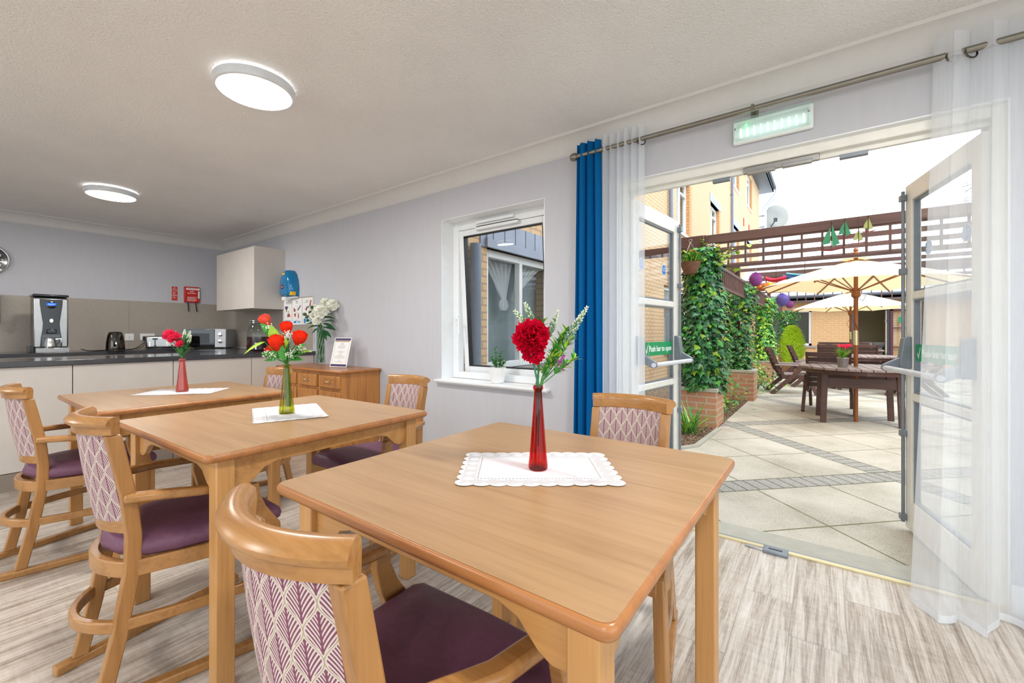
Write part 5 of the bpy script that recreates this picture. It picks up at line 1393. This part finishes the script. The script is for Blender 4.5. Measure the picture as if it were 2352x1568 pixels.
obj('pane', M().box(-1.85, -.42, BY + .10, BY + .105, .72, 1.92), mt_glass, w); obj('room_backing', M().box(-2.2, 0, BY + 1.2, BY + 1.25, .4, 2.2), mt_dark, w)
obj('sill', M().box(-2.0, -.22, BY - .06, BY + .1, .62, .68), mt_sill, w)
obj('fascia', M().box(-2.85, 12, BY - .35, BY - .3, 2.2, 2.42), mt_fascia, bw)
obj('gutter', M().tube([(-2.8, BY - .38, 2.4), (12, BY - .38, 2.4)], .06, 8), mt_fascia, bw)
obj('roof', M().prism([(-.35, 2.40), (4.0, 4.3), (4.0, 4.2), (-.35, 2.28)], (-2.85, BY, 0), (0, 1, 0), (0, 0, 1), (15, 0, 0)), simple('pale_roof_tiles', (196, 204, 214), .8, var=.08), bw)
obj('door_frame', M().box(.74, .80, BY - .02, BY + .1, G, 2.0).box(1.66, 1.72, BY - .02, BY + .1, G, 2.0).box(.74, 1.72, BY - .02, BY + .1, 1.93, 2.0), mt_fascia, bw)
obj('inner_room', M().box(.3, .35, BY + .3, BY + 2.2, G, 2.2).box(.3, 2.2, BY + 2.2, BY + 2.25, G, 2.2).box(2.15, 2.2, BY + .3, BY + 2.2, G, 2.2).box(.3, 2.2, BY + .3, BY + 2.2, 2.2, 2.22), mt_rooml, bw)
obj('inner_floor', M().box(.3, 2.2, BY, BY + 2.2, -.05, G + .01), mt_slate, bw)
t = thing('toilet', 'white toilet seen through the open far doorway', 'toilet', (1.22, BY + 1.5, G))
obj('bowl', M().lathe([(.11, 0), (.10, .18), (.17, .30), (.20, .40), (.19, .42), (0, .42)], n=20), mt_ceram, t, smooth=50); obj('cistern', M().box(-.2, .2, .22, .42, .40, .80), mt_ceram, t, bevel=.03); obj('seat_lid', M().box(-.18, .18, .16, .20, .42, .82), mt_ceram, t, bevel=.02)
t = thing('wash_basin', 'white pedestal wash basin in the far doorway', 'basin', (1.62, BY + 1.75, G))
obj('basin_bowl', M().lathe([(.06, .62), (.2, .72), (.25, .80), (.24, .82), (0, .78)], n=20), mt_ceram, t, smooth=50); obj('pedestal', M().lathe([(.1, 0), (.07, .2), (.07, .65)], n=14), mt_ceram, t)
t = thing('outer_door', 'maroon-framed glazed door standing open beside the far doorway', 'door', (1.72, BY - .06, G))
fr_ = simple('maroon_paint', (92, 44, 60), .4)
m = M().box(0, .07, -.03, .03, 0, 1.96).box(.72, .80, -.03, .03, 0, 1.96).box(0, .8, -.03, .03, 1.88, 1.96).box(0, .8, -.03, .03, 0, .16)
for z in (.68, 1.30): m.box(.07, .72, -.02, .02, z, z + .035)
obj('door_frame', m, fr_, t); obj('glass_pane', M().box(.07, .72, -.003, .003, .16, 1.88), mt_glass, t)
t = tag(obj('green_sign', M().box(0, .12, -.004, 0, 0, .18), mt_green, loc=(1.92, BY - .095, 1.47)), 'small green sign on the maroon glazed door at the far end', 'sign')
t = thing('outer_door', 'white door standing open inside the far doorway', 'door', (1.64, BY + .12, G), rad(86))
obj('door_leaf', M().box(0, .7, -.02, .02, 0, 1.9), mt_doorw, t, bevel=.004); obj('hinge', M().box(-.01, .02, -.03, .03, .4, .5), mt_steel, t); obj('hinge', M().box(-.01, .02, -.03, .03, 1.5, 1.6), mt_steel, t)
t = thing('hose_reel', 'dark wall box low on the far brick wall', 'wall box', (.12, BY, .64)); obj('case', M().box(-.08, .08, -.1, 0, 0, .15), mt_fascia, t, bevel=.02); obj('lid', M().box(-.06, .06, -.105, -.1, .02, .07), mt_wpipe, t)

# ------------------------------------------------------------------ pergola
pg = thing('pergola', 'brown stained timber pergola with trellis panels over the patio', 'pergola', (0, 0, 0))
PZT = 2.385
def trellis(y, x0, x1, step=.30):
    b = obj('trellis_beam', M().box(x0, x1, y - .02, y + .02, PZT - .105, PZT), mt_pergola, pg)
    m = M().box(x0 + .1, x1, y - .012, y + .012, 1.955, 1.985).box(x0 + .1, x1, y - .012, y + .012, PZT - .125, PZT - .106)
    x = x0 + .25
    while x < x1: m.box(x - .011, x + .011, y - .009, y + .009, 1.985, PZT - .125); x += step
    obj('trellis_bars', m, mt_pergola, b)
trellis(5.9, -1.22, 3.2, .19); trellis(10.2, -1.22, 3.4, .19); trellis(13.7, -1.22, 3.4, .19)
for y in (6.8, 7.55, 8.4, 9.3, 11.2, 12.3): obj('cross_beam', M().box(-1.4, 3.4, y - .016, y + .016, PZT - .07, PZT - .012), mt_pergola, pg)
for y in (5.85, 8.5, 11.55, 13.8): obj('post', M().box(-1.29, -1.21, y - .04, y + .04, .0, PZT - .01), mt_brownw, pg)
for y in (5.9, 10.2, 13.7): obj('post', M().box(3.16, 3.26, y - .05, y + .05, G, PZT), mt_brownw, pg)
obj('post', M().box(1.98, 2.08, 15.0, 15.1, G, 2.1), mt_brownw, pg)
m = M().box(-1.13, -1.10, 6.0, 16.5, 1.99, 2.03).box(-1.13, -1.10, 6.0, 16.5, 1.73, 1.77)
y = 6.1
while y < 16.5: m.box(-1.125, -1.105, y, y + .035, 1.75, 2.0); y += .13
obj('side_rail', m, mt_pergola, pg)
for y in (5.7, 8.4, 11.4): obj('rafter_end', M().prism([(0, 0), (.30, 0), (.30, -.10), (.22, -.20), (.10, -.26), (0, -.27)], (-1.52, y, PZT - .03), (1, 0, 0), (0, 0, 1), (0, .05, 0)), mt_brownw, pg)
obj('cross_beam', M().box(-2.85, -1.3, 5.85, 5.9, PZT - .22, PZT - .10), mt_brownw, pg)

# ------------------------------------------------------------------ planters and climbers
def ivy(label, x, y, z0, z1, rx, ry, n_, seed, top=0, lw=.085, mats=(mt_leafd, mt_leaf), shape=None):
    rn = random.Random(seed); t = thing('climbing_ivy', label, 'climbing plant', (x, y, z0), 0, 'ivy climbing the pergola posts')
    ms = [M(), M(), M()]
    for i in range(n_):
        f = rn.random(); z = (z1 - z0) * f; a = rn.uniform(0, 2 * PI)
        s = shape(f) if shape else .8 + .35 * sin(f * 9 + seed) * .5 + .15
        r = rn.uniform(.55, 1.12) * s
        p = Vector((rx * r * cos(a), ry * r * sin(a), z)); nd = Vector((cos(a), sin(a), rn.uniform(-.3, .5))).normalized()
        d = (Vector((0, 0, -1)) + nd * .6 + Vector((rn.uniform(-.6, .6), rn.uniform(-.6, .6), 0))).normalized()
        L = lw * rn.uniform(.5, 1.15); s_ = d.cross(nd).normalized()
        k = rn.random(); m = ms[0] if k < .62 else ms[1] if k < .92 else ms[2]
        # five-pointed lobed ivy leaf
        pts = [(0, 0), (.42, .10), (.55, .42), (.28, .45), (0, 1.0), (-.28, .45), (-.55, .42), (-.42, .10)]
        b = len(m.v); m.v.extend([tuple(p + s_ * (q[0] * L) + d * (q[1] * L) + nd * (.18 * L * (1 - abs(q[0]) * 2))) for q in pts])
        m.f += [(b, b + 1, b + 2, b + 3, b + 4), (b, b + 4, b + 5, b + 6, b + 7)]; m.mi += [0, 0]
    obj('dark_leaves', ms[0], mats[0], t, smooth=0, recalc=False); obj('green_leaves', ms[1], mats[1], t, smooth=0, recalc=False); obj('pale_leaves', ms[2], mt_leafl, t, smooth=0, recalc=False)
    st = M()
    for i in range(5):
        a = rn.uniform(0, 6.28); st.tube([(.1 * cos(a), .1 * sin(a), -.03), (rx * .5 * cos(a + 1), ry * .5 * sin(a + 1), (z1 - z0) * .4), (rx * .4 * cos(a + 2), ry * .4 * sin(a + 2), (z1 - z0) * .95)], .01, 5)
    if top:
        for i in range(top):
            a = rn.uniform(-1.2, 2.6); L = rn.uniform(.25, .6); p0 = Vector((0, 0, (z1 - z0) * rn.uniform(.85, 1))); p1 = p0 + Vector((cos(a) * L, -.1 + rn.uniform(-.1, .1), rn.uniform(-.1, .25)))
            st.tube([p0, p0.lerp(p1, .5) + Vector((0, 0, .06)), p1], .004, 4)
            for j in range(9): leafblade(ms[2], p0.lerp(p1, j / 8), (rn.uniform(-1, 1), rn.uniform(-1, 1), rn.uniform(-.6, .4)), (0, 0, 1), .06, .06, .2, 3)
        o_ = obj('trailing_leaves', ms[2], mt_leafl, t, smooth=0, recalc=False)
    obj('woody_stems', st, mt_brownw, t)
def planter(x, y, w, zt, label, grp='square brick planters'):
    t = thing('brick_planter', label, 'planter', (x, y, G), 0, grp); h = w / 2; H = zt - G
    m = M().box(-h, h, -h, -h + .1, 0, H - .045).box(-h, h, h - .1, h, 0, H - .045).box(-h, -h + .1, -h + .1, h - .1, 0, H - .045).box(h - .1, h, -h + .1, h - .1, 0, H - .045)
    obj('brickwork', m, mt_brickp, t, smooth=0)
    h2 = h + .012
    obj('coping', M().box(-h2, h2, -h2, -h + .11, H - .045, H).box(-h2, h2, h - .11, h2, H - .045, H).box(-h2, -h + .11, -h + .11, h - .11, H - .045, H).box(h - .11, h2, -h + .11, h - .11, H - .045, H), mt_kickplate, t, bevel=.004)
    obj('soil', M().box(-h + .1, h - .1, -h + .1, h - .1, 0, H - .09), mt_soil, t)
planter(-1.28, 5.83, .46, .465, 'nearest brick planter with cascading ivy, just beyond the left door leaf')
planter(-1.20, 8.47, .47, .50, 'second brick planter along the left, with a leafy post')
planter(-1.20, 11.6, .47, .50, 'third brick planter along the left, behind the wooden armchairs')
planter(-.80, 14.2, .47, .50, 'farthest brick planter, beside the lime green shrub')
ivy('dense dark ivy column on the nearest brick planter, behind the hanging basket', -1.26, 5.83, .42, 2.2, .27, .27, 3600, 2, 16, .078, shape=lambda f: .75 + .35 * sin(PI * min(1, f * 1.15 + .12)))
ivy('ivy column on the second brick planter', -1.22, 8.47, .46, 2.0, .24, .24, 1900, 5, 8, .07, shape=lambda f: .7 + .5 * f)
ivy('bright green ivy column on the third brick planter', -1.15, 11.6, .46, 1.95, .24, .24, 1300, 8, 5, .085, (mt_leaf, mt_leafl), shape=lambda f: .85 + .2 * sin(f * 8))
ivy('wispy ivy on the farthest brick planter', -.85, 14.2, .46, 1.75, .26, .26, 700, 12, 5, .085, (mt_leaf, mt_leafd))
# low growth in the bed
rn = random.Random(21)
t = thing('garden_shrub', 'low green bushes in the bed between the first two brick planters', 'shrub', (-1.45, 7.1, G)); m = M(); ml = M()
for i in range(700):
    p = Vector((rn.gauss(0, .22), rn.gauss(0, .55), abs(rn.gauss(.15, .2)))); leafblade(m if i % 3 else ml, p, (rn.uniform(-1, 1), rn.uniform(-1, 1), rn.uniform(0, 1)), (0, 0, 1), .08, .035, .2, 3)
obj('dark_leaves', m, mt_leaf, t, smooth=0, recalc=False); obj('pale_leaves', ml, mt_leafl, t, smooth=0, recalc=False)
t = thing('garden_shrub', 'low green bushes in the bed between the second and third planters', 'shrub', (-1.25, 10.0, G)); m = M(); ml = M()
for i in range(700):
    p = Vector((rn.gauss(0, .22), rn.gauss(0, .6), abs(rn.gauss(.2, .28)))); leafblade(m if i % 2 else ml, p, (rn.uniform(-1, 1), rn.uniform(-1, 1), rn.uniform(0, 1)), (0, 0, 1), .09, .04, .2, 3)
obj('dark_leaves', m, mt_leaf, t, smooth=0, recalc=False); obj('pale_leaves', ml, mt_leafl, t, smooth=0, recalc=False)
t = thing('grass_plant', 'strappy green iris leaves growing at the foot of the nearest brick planter', 'plant', (-1.24, 5.15, G)); m = M(); ml = M()
for i in range(46):
    a = rn.uniform(0, 6.28); e = rn.uniform(.2, 1.0); d = Vector((cos(a) * e, sin(a) * e, 1)).normalized()
    leafblade(m if i % 3 else ml, (rn.uniform(-.06, .06), rn.uniform(-.06, .06), 0), d, (0, 0, 1), rn.uniform(.28, .5), .018, rn.uniform(.1, .5), 7)
obj('green_blades', m, mt_leaf, t, smooth=180, recalc=False); obj('pale_blades', ml, mt_leafl, t, smooth=180, recalc=False)
t = thing('conifer_shrub', 'rounded lime green conifer in front of the far window', 'shrub', (-.68, 13.4, G)); m = M()
for i in range(1800):
    f = rn.random(); a = rn.uniform(0, 6.28); r = .235 * sin(PI * min(1, .18 + .82 * f)) ** .6 * rn.uniform(.7, 1.08); p = Vector((r * cos(a), r * sin(a), .35 + .95 * f))
    leafblade(m, p, (cos(a) + rn.uniform(-.4, .4), sin(a) + rn.uniform(-.4, .4), .9), (0, 0, 1), .11, .035, .1, 2)
obj('foliage', m, mt_shrub, t, smooth=0, recalc=False); obj('stem', M().tube([(0, 0, 0), (0, 0, .8)], .03, 8), mt_brownw, t)
# hanging basket
HB = Vector((-1.335, 5.55, 1.86))
t = thing('hanging_basket', 'wicker hanging basket of green and orange flowers on chains', 'hanging basket', HB)
m = M(); rings = []
for i in range(13):
    z = .15 * i / 12; r = .045 + .075 * (i / 12) ** .6
    rings.append([((r + .004 * ((j + i) % 2)) * cos(2 * PI * j / 30), (r + .004 * ((j + i) % 2)) * sin(2 * PI * j / 30), z) for j in range(30)])
obj('wicker_bowl', m.loft(rings), mt_wicker, t, smooth=0)
m = M()
for a in (0, 2.1, 4.2): m.tube([(.118 * cos(a), .118 * sin(a), .15), (0, .0, .40)], .003, 5)
m.torus((0, 0, .415), .018, .003, Matrix.Rotation(PI / 2, 4, 'X'), 16, 5); obj('chain', m, mt_steel, t)
m, mo, ml = M(), M(), M()
for i in range(420):
    a = rn.uniform(0, 6.28); r = .13 * math.sqrt(rn.random()); p = Vector((r * cos(a), r * sin(a), .15 + rn.uniform(-.01, .12) * (1.3 - r * 6)))
    leafblade(m if i % 3 else ml, p, (cos(a) * .8, sin(a) * .8, rn.uniform(-.2, 1)), (0, 0, 1), .045, .016, .2, 3)
for i in range(9): mo.ball((rn.uniform(-.12, .09), rn.uniform(-.08, .04), .2 + rn.uniform(0, .09)), .013, 7, 5, (1, 1, .6))
obj('green_leaves', m, mt_leaf, t, smooth=0, recalc=False); obj('pale_leaves', ml, mt_leafl, t, smooth=0, recalc=False); obj('orange_flowers', mo, mt_orange, t)
# allium balls
def fball(c, r, mt_, label):
    t = thing('flower_ball', label, 'hanging flower ball', c, 0, 'hanging flower balls'); m = M(); mm_ = M()
    for q in fib(420):
        leafblade(m, q * (r * .72), q, (0, 0, 1), r * .30, r * .11, 0, 2)
    obj('florets', m, mt_, t, smooth=0, recalc=False); obj('core', M().ball((0, 0, 0), r * .8, 14, 10), mt_, t)
    obj('hanging_chain', M().tube([(0, 0, r * .8), (0, 0, max(r + .05, 1.97 - c[2]))], .004, 4), mt_steel, t)
fball((-.789, 6.95, 1.90), .105, mt_magenta, 'purple and pink flower ball hanging highest, beside the second ivy column')
fball((-.614, 9.1, 1.737), .125, mt_violet, 'violet flower ball hanging in the middle, above the ivy')
fball((-.546, 9.9, 1.69), .08, mt_magenta, 'small dark pink flower ball hanging just behind the violet one')
# stained glass sailing boats
def boat(c, s, ma, label):
    t = thing('glass_sailboat', label, 'hanging ornament', c, 0, 'hanging glass sailing boats')
    hull = [(-.5, .05), (-.3, -.03), (0, -.07), (.3, -.02), (.55, .10), (.3, .04), (0, .0), (-.3, .02)]
    obj('hull', M().prism([(a * s, b * s) for a, b in hull], (0, -.008, 0), (1, 0, 0), (0, 0, 1), (0, .016, 0)), simple('maroon_glass', (120, 40, 44), .15) if 'maroon_glass' not in bpy.data.materials else bpy.data.materials['maroon_glass'], t)
    for poly in ([(-.33, .22), (-.04, .26), (-.03, .92), (-.2, .65)], [(.02, .12), (.28, .22), (.16, .6), (.01, 1.05)]):
        obj('sail', M().prism([(a * s, b * s) for a, b in poly], (0, -.003, 0), (1, 0, 0), (0, 0, 1), (0, .006, 0)), ma, t)
    obj('mast', M().tube([(0, 0, 0), (0, 0, 1.15 * s)], .004, 5).tube([(0, 0, 1.15 * s), (0, 5.876 - c[1], 2.375 - c[2])], .0015, 4), mt_dsteel, t)
mg1 = simple('green_sail_glass', (64, 140, 104), .15, var=.2); mg2 = simple('olive_sail_glass', (160, 170, 110), .15, var=.2)
def atp(u, v, y):
    d = Vector((-.5907, .8069, 0)) + Vector((.8069, .5907, 0)) * ((u - 1176) / 980.5); k = y / d.y
    return (round(d.x * k, 3), y, round(1.14 + (764 - v) / 980.5 * k, 3))
boat((.061, 5.8, 2.046), .26, mg1, 'largest green glass sailing boat, lowest and leftmost on the pergola beam')
boat((.177, 5.81, 2.158), .18, mg1, 'second green glass sailing boat, just right of the largest one')
boat((.289, 5.8, 2.089), .14, mg2, 'small olive glass sailing boat hanging lowest at the right')
boat((.37, 5.81, 2.201), .14, mg2, 'olive glass sailing boat highest at the right end')

# ------------------------------------------------------------------ parasols
def parasol(x, y, zr, za, R, label, polez=None):
    t = thing('parasol', label, 'parasol', (x, y, 0), 0, 'cream garden parasols')
    n_ = 8; m = M(); rim = [(R * cos(2 * PI * (k + .5) / n_), R * sin(2 * PI * (k + .5) / n_), zr) for k in range(n_)]
    def can(u, v):
        a = u * n_; k = int(min(a, n_ - 1e-6)); f = a - k; p0 = Vector(rim[k % n_]); p1 = Vector(rim[(k + 1) % n_])
        e = p0.lerp(p1, f); c = Vector((0, 0, za)); q = c.lerp(e, .06 + .94 * v)
        q.z += .08 * (za - zr) * sin(PI * v) * .5 + .02 * sin(PI * f) * v - .0 ; return q
    nn = N('parasol_canvas') if 'parasol_canvas' not in bpy.data.materials else None
    if nn:
        d1 = nn.n('ShaderNodeBsdfDiffuse'); d2 = nn.n('ShaderNodeBsdfTranslucent'); mx = nn.n('ShaderNodeMixShader'); mx.inputs[0].default_value = .42
        cc = nn.ramp(nn.noise(nn.coord(), 3, 3), [(.3, lin(240, 236, 222)), (.7, lin(250, 246, 234))]); nn.l(cc, d1.inputs[0]); d2.inputs[0].default_value = lin(236, 214, 160)
        nn.l(d1.outputs[0], mx.inputs[1]); nn.l(d2.outputs[0], mx.inputs[2]); nn.l(mx.outputs[0], nn.out.inputs[0])
    cm = bpy.data.materials['parasol_canvas']
    obj('canopy', M().grid(can, n_ * 5, 10), cm, t, smooth=0, recalc=False)
    obj('vent_cap', M().grid(lambda u, v: Vector((0, 0, za + .07)).lerp(Vector(((R * .15) * cos(2 * PI * u), (R * .15) * sin(2 * PI * u), za + .0)), v), 24, 3), cm, t, smooth=0, recalc=False)
    obj('finial', M().lathe([(.03, za + .05), (.035, za + .08), (.02, za + .10), (.03, za + .12), (.015, za + .15), (0, za + .16)], n=12), mt_teak, t)
    for k in range(n_):
        p = Vector(rim[k]); c = Vector((0, 0, za - .03)); obj('rib', M().bar(c.lerp(p, .04) + Vector((0, 0, .03)), p - Vector((0, 0, .015)), .014, .018), mt_teak, t)
        obj('strut', M().bar((p.x * .04, p.y * .04, zr - .06), (p.x * .5, p.y * .5, (za + zr) / 2 - .02), .010, .013), mt_teak, t)
    obj('pole', M().tube([(0, 0, G), (0, 0, za + .05)], .024, 14), mt_teak, t)
    obj('hub', M().lathe([(.025, zr - .16), (.05, zr - .13), (.045, zr - .04), (.025, zr - .02)], n=14), mt_teak, t)
    obj('pole_sleeve', M().lathe([(.027, .98), (.027, 1.17)], n=14), simple('brass_sleeve', (226, 214, 170), .25, .8) if 'brass_sleeve' not in bpy.data.materials else bpy.data.materials['brass_sleeve'], t)
    obj('cord', M().tube([(.03, 0, zr - .1), (.10, -.03, zr - .13), (.07, -.02, zr - .2), (.035, 0, zr - .16), (-.08, -.04, zr - .35), (.02, -.03, zr - .55), (.06, 0, zr - .75)], .004, 5), mt_brownw, t)
parasol(.33, 7.15, 1.75, 2.10, 1.11, 'nearest cream parasol, through the middle of the round slatted table')
parasol(.52, 13.5, 1.72, 2.16, 1.30, 'farther cream parasol, behind the nearest one')
# colourful kite tied under the beams
t = thing('kite', 'multicoloured fabric kite tied under the pergola, above the left tip of the nearest parasol', 'kite', (-.56, 8.42, 2.01), 0)
cols = [(simple('panel_' + nm, rgb, .8)) for nm, rgb in (('blue', (60, 90, 150)), ('sky', (110, 190, 220)), ('crimson', (200, 40, 70)), ('yellow', (246, 200, 40)), ('orange', (240, 110, 40)))]
for k, (x0_, x1_, z0_, z1_) in enumerate(((.0, .62, .03, .10), (.05, .66, .09, .13), (-.25, .05, .02, .09), (-.22, .35, -.08, -.01), (-.38, -.2, -.12, .0))):
    obj('kite_panel', M().grid(lambda u, v: (x0_ + (x1_ - x0_) * u, -.05 * sin(PI * v) + .03 * sin(6 * u), z0_ + (z1_ - z0_) * v - .04 * sin(PI * u)), 10, 4), cols[k], t, smooth=180, recalc=False)
obj('kite_line', M().tube([(.3, 0, .1), (.3, -.02, .30)], .003, 4), mt_rubber, t)
obj('kite_line', M().tube([(-.1, 0, .06), (-.1, -.02, .30)], .003, 4), mt_rubber, t)

# ------------------------------------------------------------------ garden furniture
def round_table(x, y, R, zt, label, rz=0):
    t = thing('garden_table', label, 'garden table', (x, y, G), rz, 'round slatted garden tables'); H = zt - G
    n_ = 11; w = 2 * R / n_; m = []
    for k in range(n_):
        a, b = -R + k * w + .004, -R + (k + 1) * w - .004
        def ed(xx): return math.sqrt(max(R * R - xx * xx, .02))
        pts = [(a, -ed(a)), ((a + b) / 2, -ed((a + b) / 2)), (b, -ed(b)), (b, ed(b)), ((a + b) / 2, ed((a + b) / 2)), (a, ed(a))]
        obj('slat', M().prism(pts, (0, 0, H - .028), (1, 0, 0), (0, 1, 0), (0, 0, .028)), mt_slat, t, bevel=.003)
    rg = [(R * .93 * cos(k * PI / 6), R * .93 * sin(k * PI / 6), H - .055) for k in range(13)]
    obj('under_frame', M().rect(rg, .03, .05).box(-R * .9, R * .9, -.03, .03, H - .075, H - .028), mt_brownw2, t)
    for sx in (-1, 1):
        for sy in (-1, 1): obj('leg', M().bar((sx * R * .62, sy * R * .42, 0), (sx * R * .58, sy * R * .40, H - .03), .062, .062, (0, 1, 0)), mt_brownw2, t, bevel=.004)
        obj('stretcher', M().box(-R * .58, R * .58, sx * R * .41 - .015, sx * R * .41 + .015, H - .26, H - .14), mt_brownw2, t)
    return t
round_table(.345, 7.18, .63, .70, 'nearest round slatted brown garden table, with the parasol pole through it', rad(6))
round_table(.62, 11.2, .60, .68, 'second round garden table, behind the nearest one')
round_table(.62, 14.3, .60, .70, 'farthest round garden table, in front of the far doorway')
def garden_chair(label, loc, rz, w=.6, seats=1, grp='slatted wooden armchairs'):
    t = thing('garden_chair' if seats == 1 else 'garden_bench', label, 'garden chair' if seats == 1 else 'garden bench', loc, rz, grp); h = w / 2
    # local: faces +y
    for s in (-1, 1):
        obj('leg', M().bar((s * h, -.40, .0), (s * h, .14, .60), .04, .075, (0, 1, .6)), mt_brownw2, t, bevel=.003)
        obj('leg', M().bar((s * (h - .045), .34, .0), (s * (h - .045), .12, .60), .04, .07, (0, 1, .3)), mt_brownw2, t, bevel=.003)
        obj('armrest', M().box(s * h - .045, s * h + .045, -.34, .38, .60, .63), mt_slat, t, bevel=.006)
        obj('side_frame', M().bar((s * (h - .04), -.22, .36), (s * (h - .04), .30, .38), .03, .08), mt_brownw2, t)
        obj('back_frame', M().sweep([(-.015, -.03), (.015, -.03), (.015, .03), (-.015, .03)], [(s * (h - .05), -.16, .34), (s * (h - .05), -.26, .50), (s * (h - .05), -.33, .72), (s * (h - .05), -.42, .98)], up=(0, 1, 0)), mt_brownw2, t)
    for k in range(7):
        f = k / 6; a, b = (-.14, -.36) if 0 else (0, 0); z = .44 + .50 * f; y = -.20 - .20 * f
        obj('back_slat', M().box(-h + .04, h - .04, y - .012, y + .012, z - .037, z + .037), mt_brownw2, t, bevel=.004)
    t.scale = (1, 1, .9)
    for k in range(6):
        y = -.14 + k * .085; obj('seat_slat', M().box(-h + .03, h - .03, y - .036, y + .036, .40, .42), mt_slat, t, bevel=.006)
    return t
garden_chair('nearer wooden armchair at the left of the patio furniture, seen from the side', (-.50, 9.85, G), rad(-76))
garden_chair('farther wooden armchair behind the nearer one, left of the furniture', (-.22, 11.3, G), rad(-80))
garden_chair('slatted wooden armchair with its back to the camera, behind the nearest round table', (.06, 8.0, G), rad(-3), .60)
garden_chair('wooden armchair at the right, behind the nearest round table', (1.32, 10.6, G), rad(75))
garden_chair('second wooden armchair at the right, farther back', (1.55, 13.2, G), rad(80))
garden_chair('far slatted bench near the brick wall, behind the parasols', (.45, 15.6, G), rad(180), 1.3, 2, 'garden benches')
garden_chair('far slatted bench in front of the farthest round table', (.42, 13.1, G), rad(0), 1.2, 2, 'garden benches')
# zinc pot on the table
t = thing('potted_grass', 'spiky green grass in a small zinc pot on the nearest garden table', 'plant', (.19, 6.95, .70))
obj('zinc_pot', M().lathe([(.05, 0), (.053, .01), (.062, .11), (.066, .115), (.064, .12), (.056, .115), (0, .105)], n=24), mt_zinc, t, smooth=40)
m, ml = M(), M()
for i in range(110):
    a = rn.uniform(0, 6.28); e = rn.uniform(.1, .9); leafblade(m if i % 2 else ml, (rn.uniform(-.03, .03), rn.uniform(-.03, .03), .105), (cos(a) * e, sin(a) * e, 1), (0, 0, 1), rn.uniform(.12, .2), .007, rn.uniform(0, .5), 4)
obj('green_blades', m, mt_leaf, t, smooth=180, recalc=False); obj('lime_blades', ml, mt_leafl, t, smooth=180, recalc=False)
t = thing('flower_pot', 'bright pink flowers on the far garden table', 'flowers', (.35, 11.2, .68)); m = M()
for i in range(9): carnation(m, (rn.uniform(-.1, .1), rn.uniform(-.06, .06), .15 + rn.uniform(-.02, .03)), (0, 0, 1), .05, rn, 8, 0)
obj('petals', m, mt_pink, t, smooth=180, recalc=False); obj('pot', M().lathe([(.05, 0), (.07, .12)], n=16), mt_brownw, t)

# ------------------------------------------------------------------ trees beyond
def tree(x, y, h, r, n_, label, seed, mt_, grp='trees beyond the buildings', conifer=False):
    rn = random.Random(seed); t = thing('tree', label, 'tree', (x, y, G), 0, grp); m = M()
    for i in range(n_):
        if conifer:
            f = rn.random(); k = int(f * 14) / 14; a = rn.uniform(0, 6.28); rr = r * (1.05 - k) * rn.random(); p = Vector((rr * cos(a), rr * sin(a), h * (.25 + .75 * k) - rr * .25 + rn.uniform(-.1, .1))); d = (cos(a), sin(a), -.3)
        else:
            q = Vector((rn.gauss(0, 1), rn.gauss(0, 1), rn.gauss(0, 1))).normalized() * rn.uniform(.6, 1.0); p = Vector((q.x * r, q.y * r, h - r + q.z * r * .9)); d = (q.x + rn.uniform(-1, 1), q.y + rn.uniform(-1, 1), rn.uniform(-.6, .6))
        leafblade(m, p, d, (0, 0, 1), rn.uniform(.25, .5) * (1 if not conifer else .9), .22 if not conifer else .10, .2, 2)
    obj('crown', m, mt_, t, smooth=0, recalc=False); obj('trunk', M().tube([(0, 0, 0), (0, 0, h * .8)], [.22, .08], 8), mt_brownw, t)
mt_tree = simple('pale_tree_leaves', (150, 184, 110), .7, var=.3, scale=2)
tree(3.0, 34, 5.6, 3.2, 2600, 'pale leafy tree glimpsed between the pergola beams, left of the parasols', 3, mt_tree)
tree(9.5, 33, 5.4, 3.0, 2600, 'pale leafy tree glimpsed between the pergola beams, right of the parasols', 5, mt_tree)
tree(6.9, 26.5, 13.0, 3.6, 4200, 'tall conifer rising above the right open door leaf', 7, simple('conifer_needles', (96, 134, 96), .7, var=.3, scale=2), conifer=True)
# right-hand brick building, visible only through the right door leaf
rb = thing('brick_building', 'pale building seen through the right open door leaf and voile curtain', 'building', (0, 0, 0))
obj('wall', M().box(4.6, 4.9, 2.86, 18.5, G, 2.6), mt_brick, rb, smooth=0)
obj('fascia', M().box(4.3, 4.6, 2.86, 18.5, 2.55, 2.75), mt_fascia, rb)
obj('roof', M().prism([(-.3, 2.75), (4, 5.2), (4, 5.0), (-.3, 2.6)], (4.6, 2.9, 0), (1, 0, 0), (0, 0, 1), (0, 15.6, 0)), bpy.data.materials['pale_roof_tiles'], rb)
struct('wall_outer', M().box(-2.85, X1, WY, WY + .005, HC + .12, 6.0), mt_brickx)
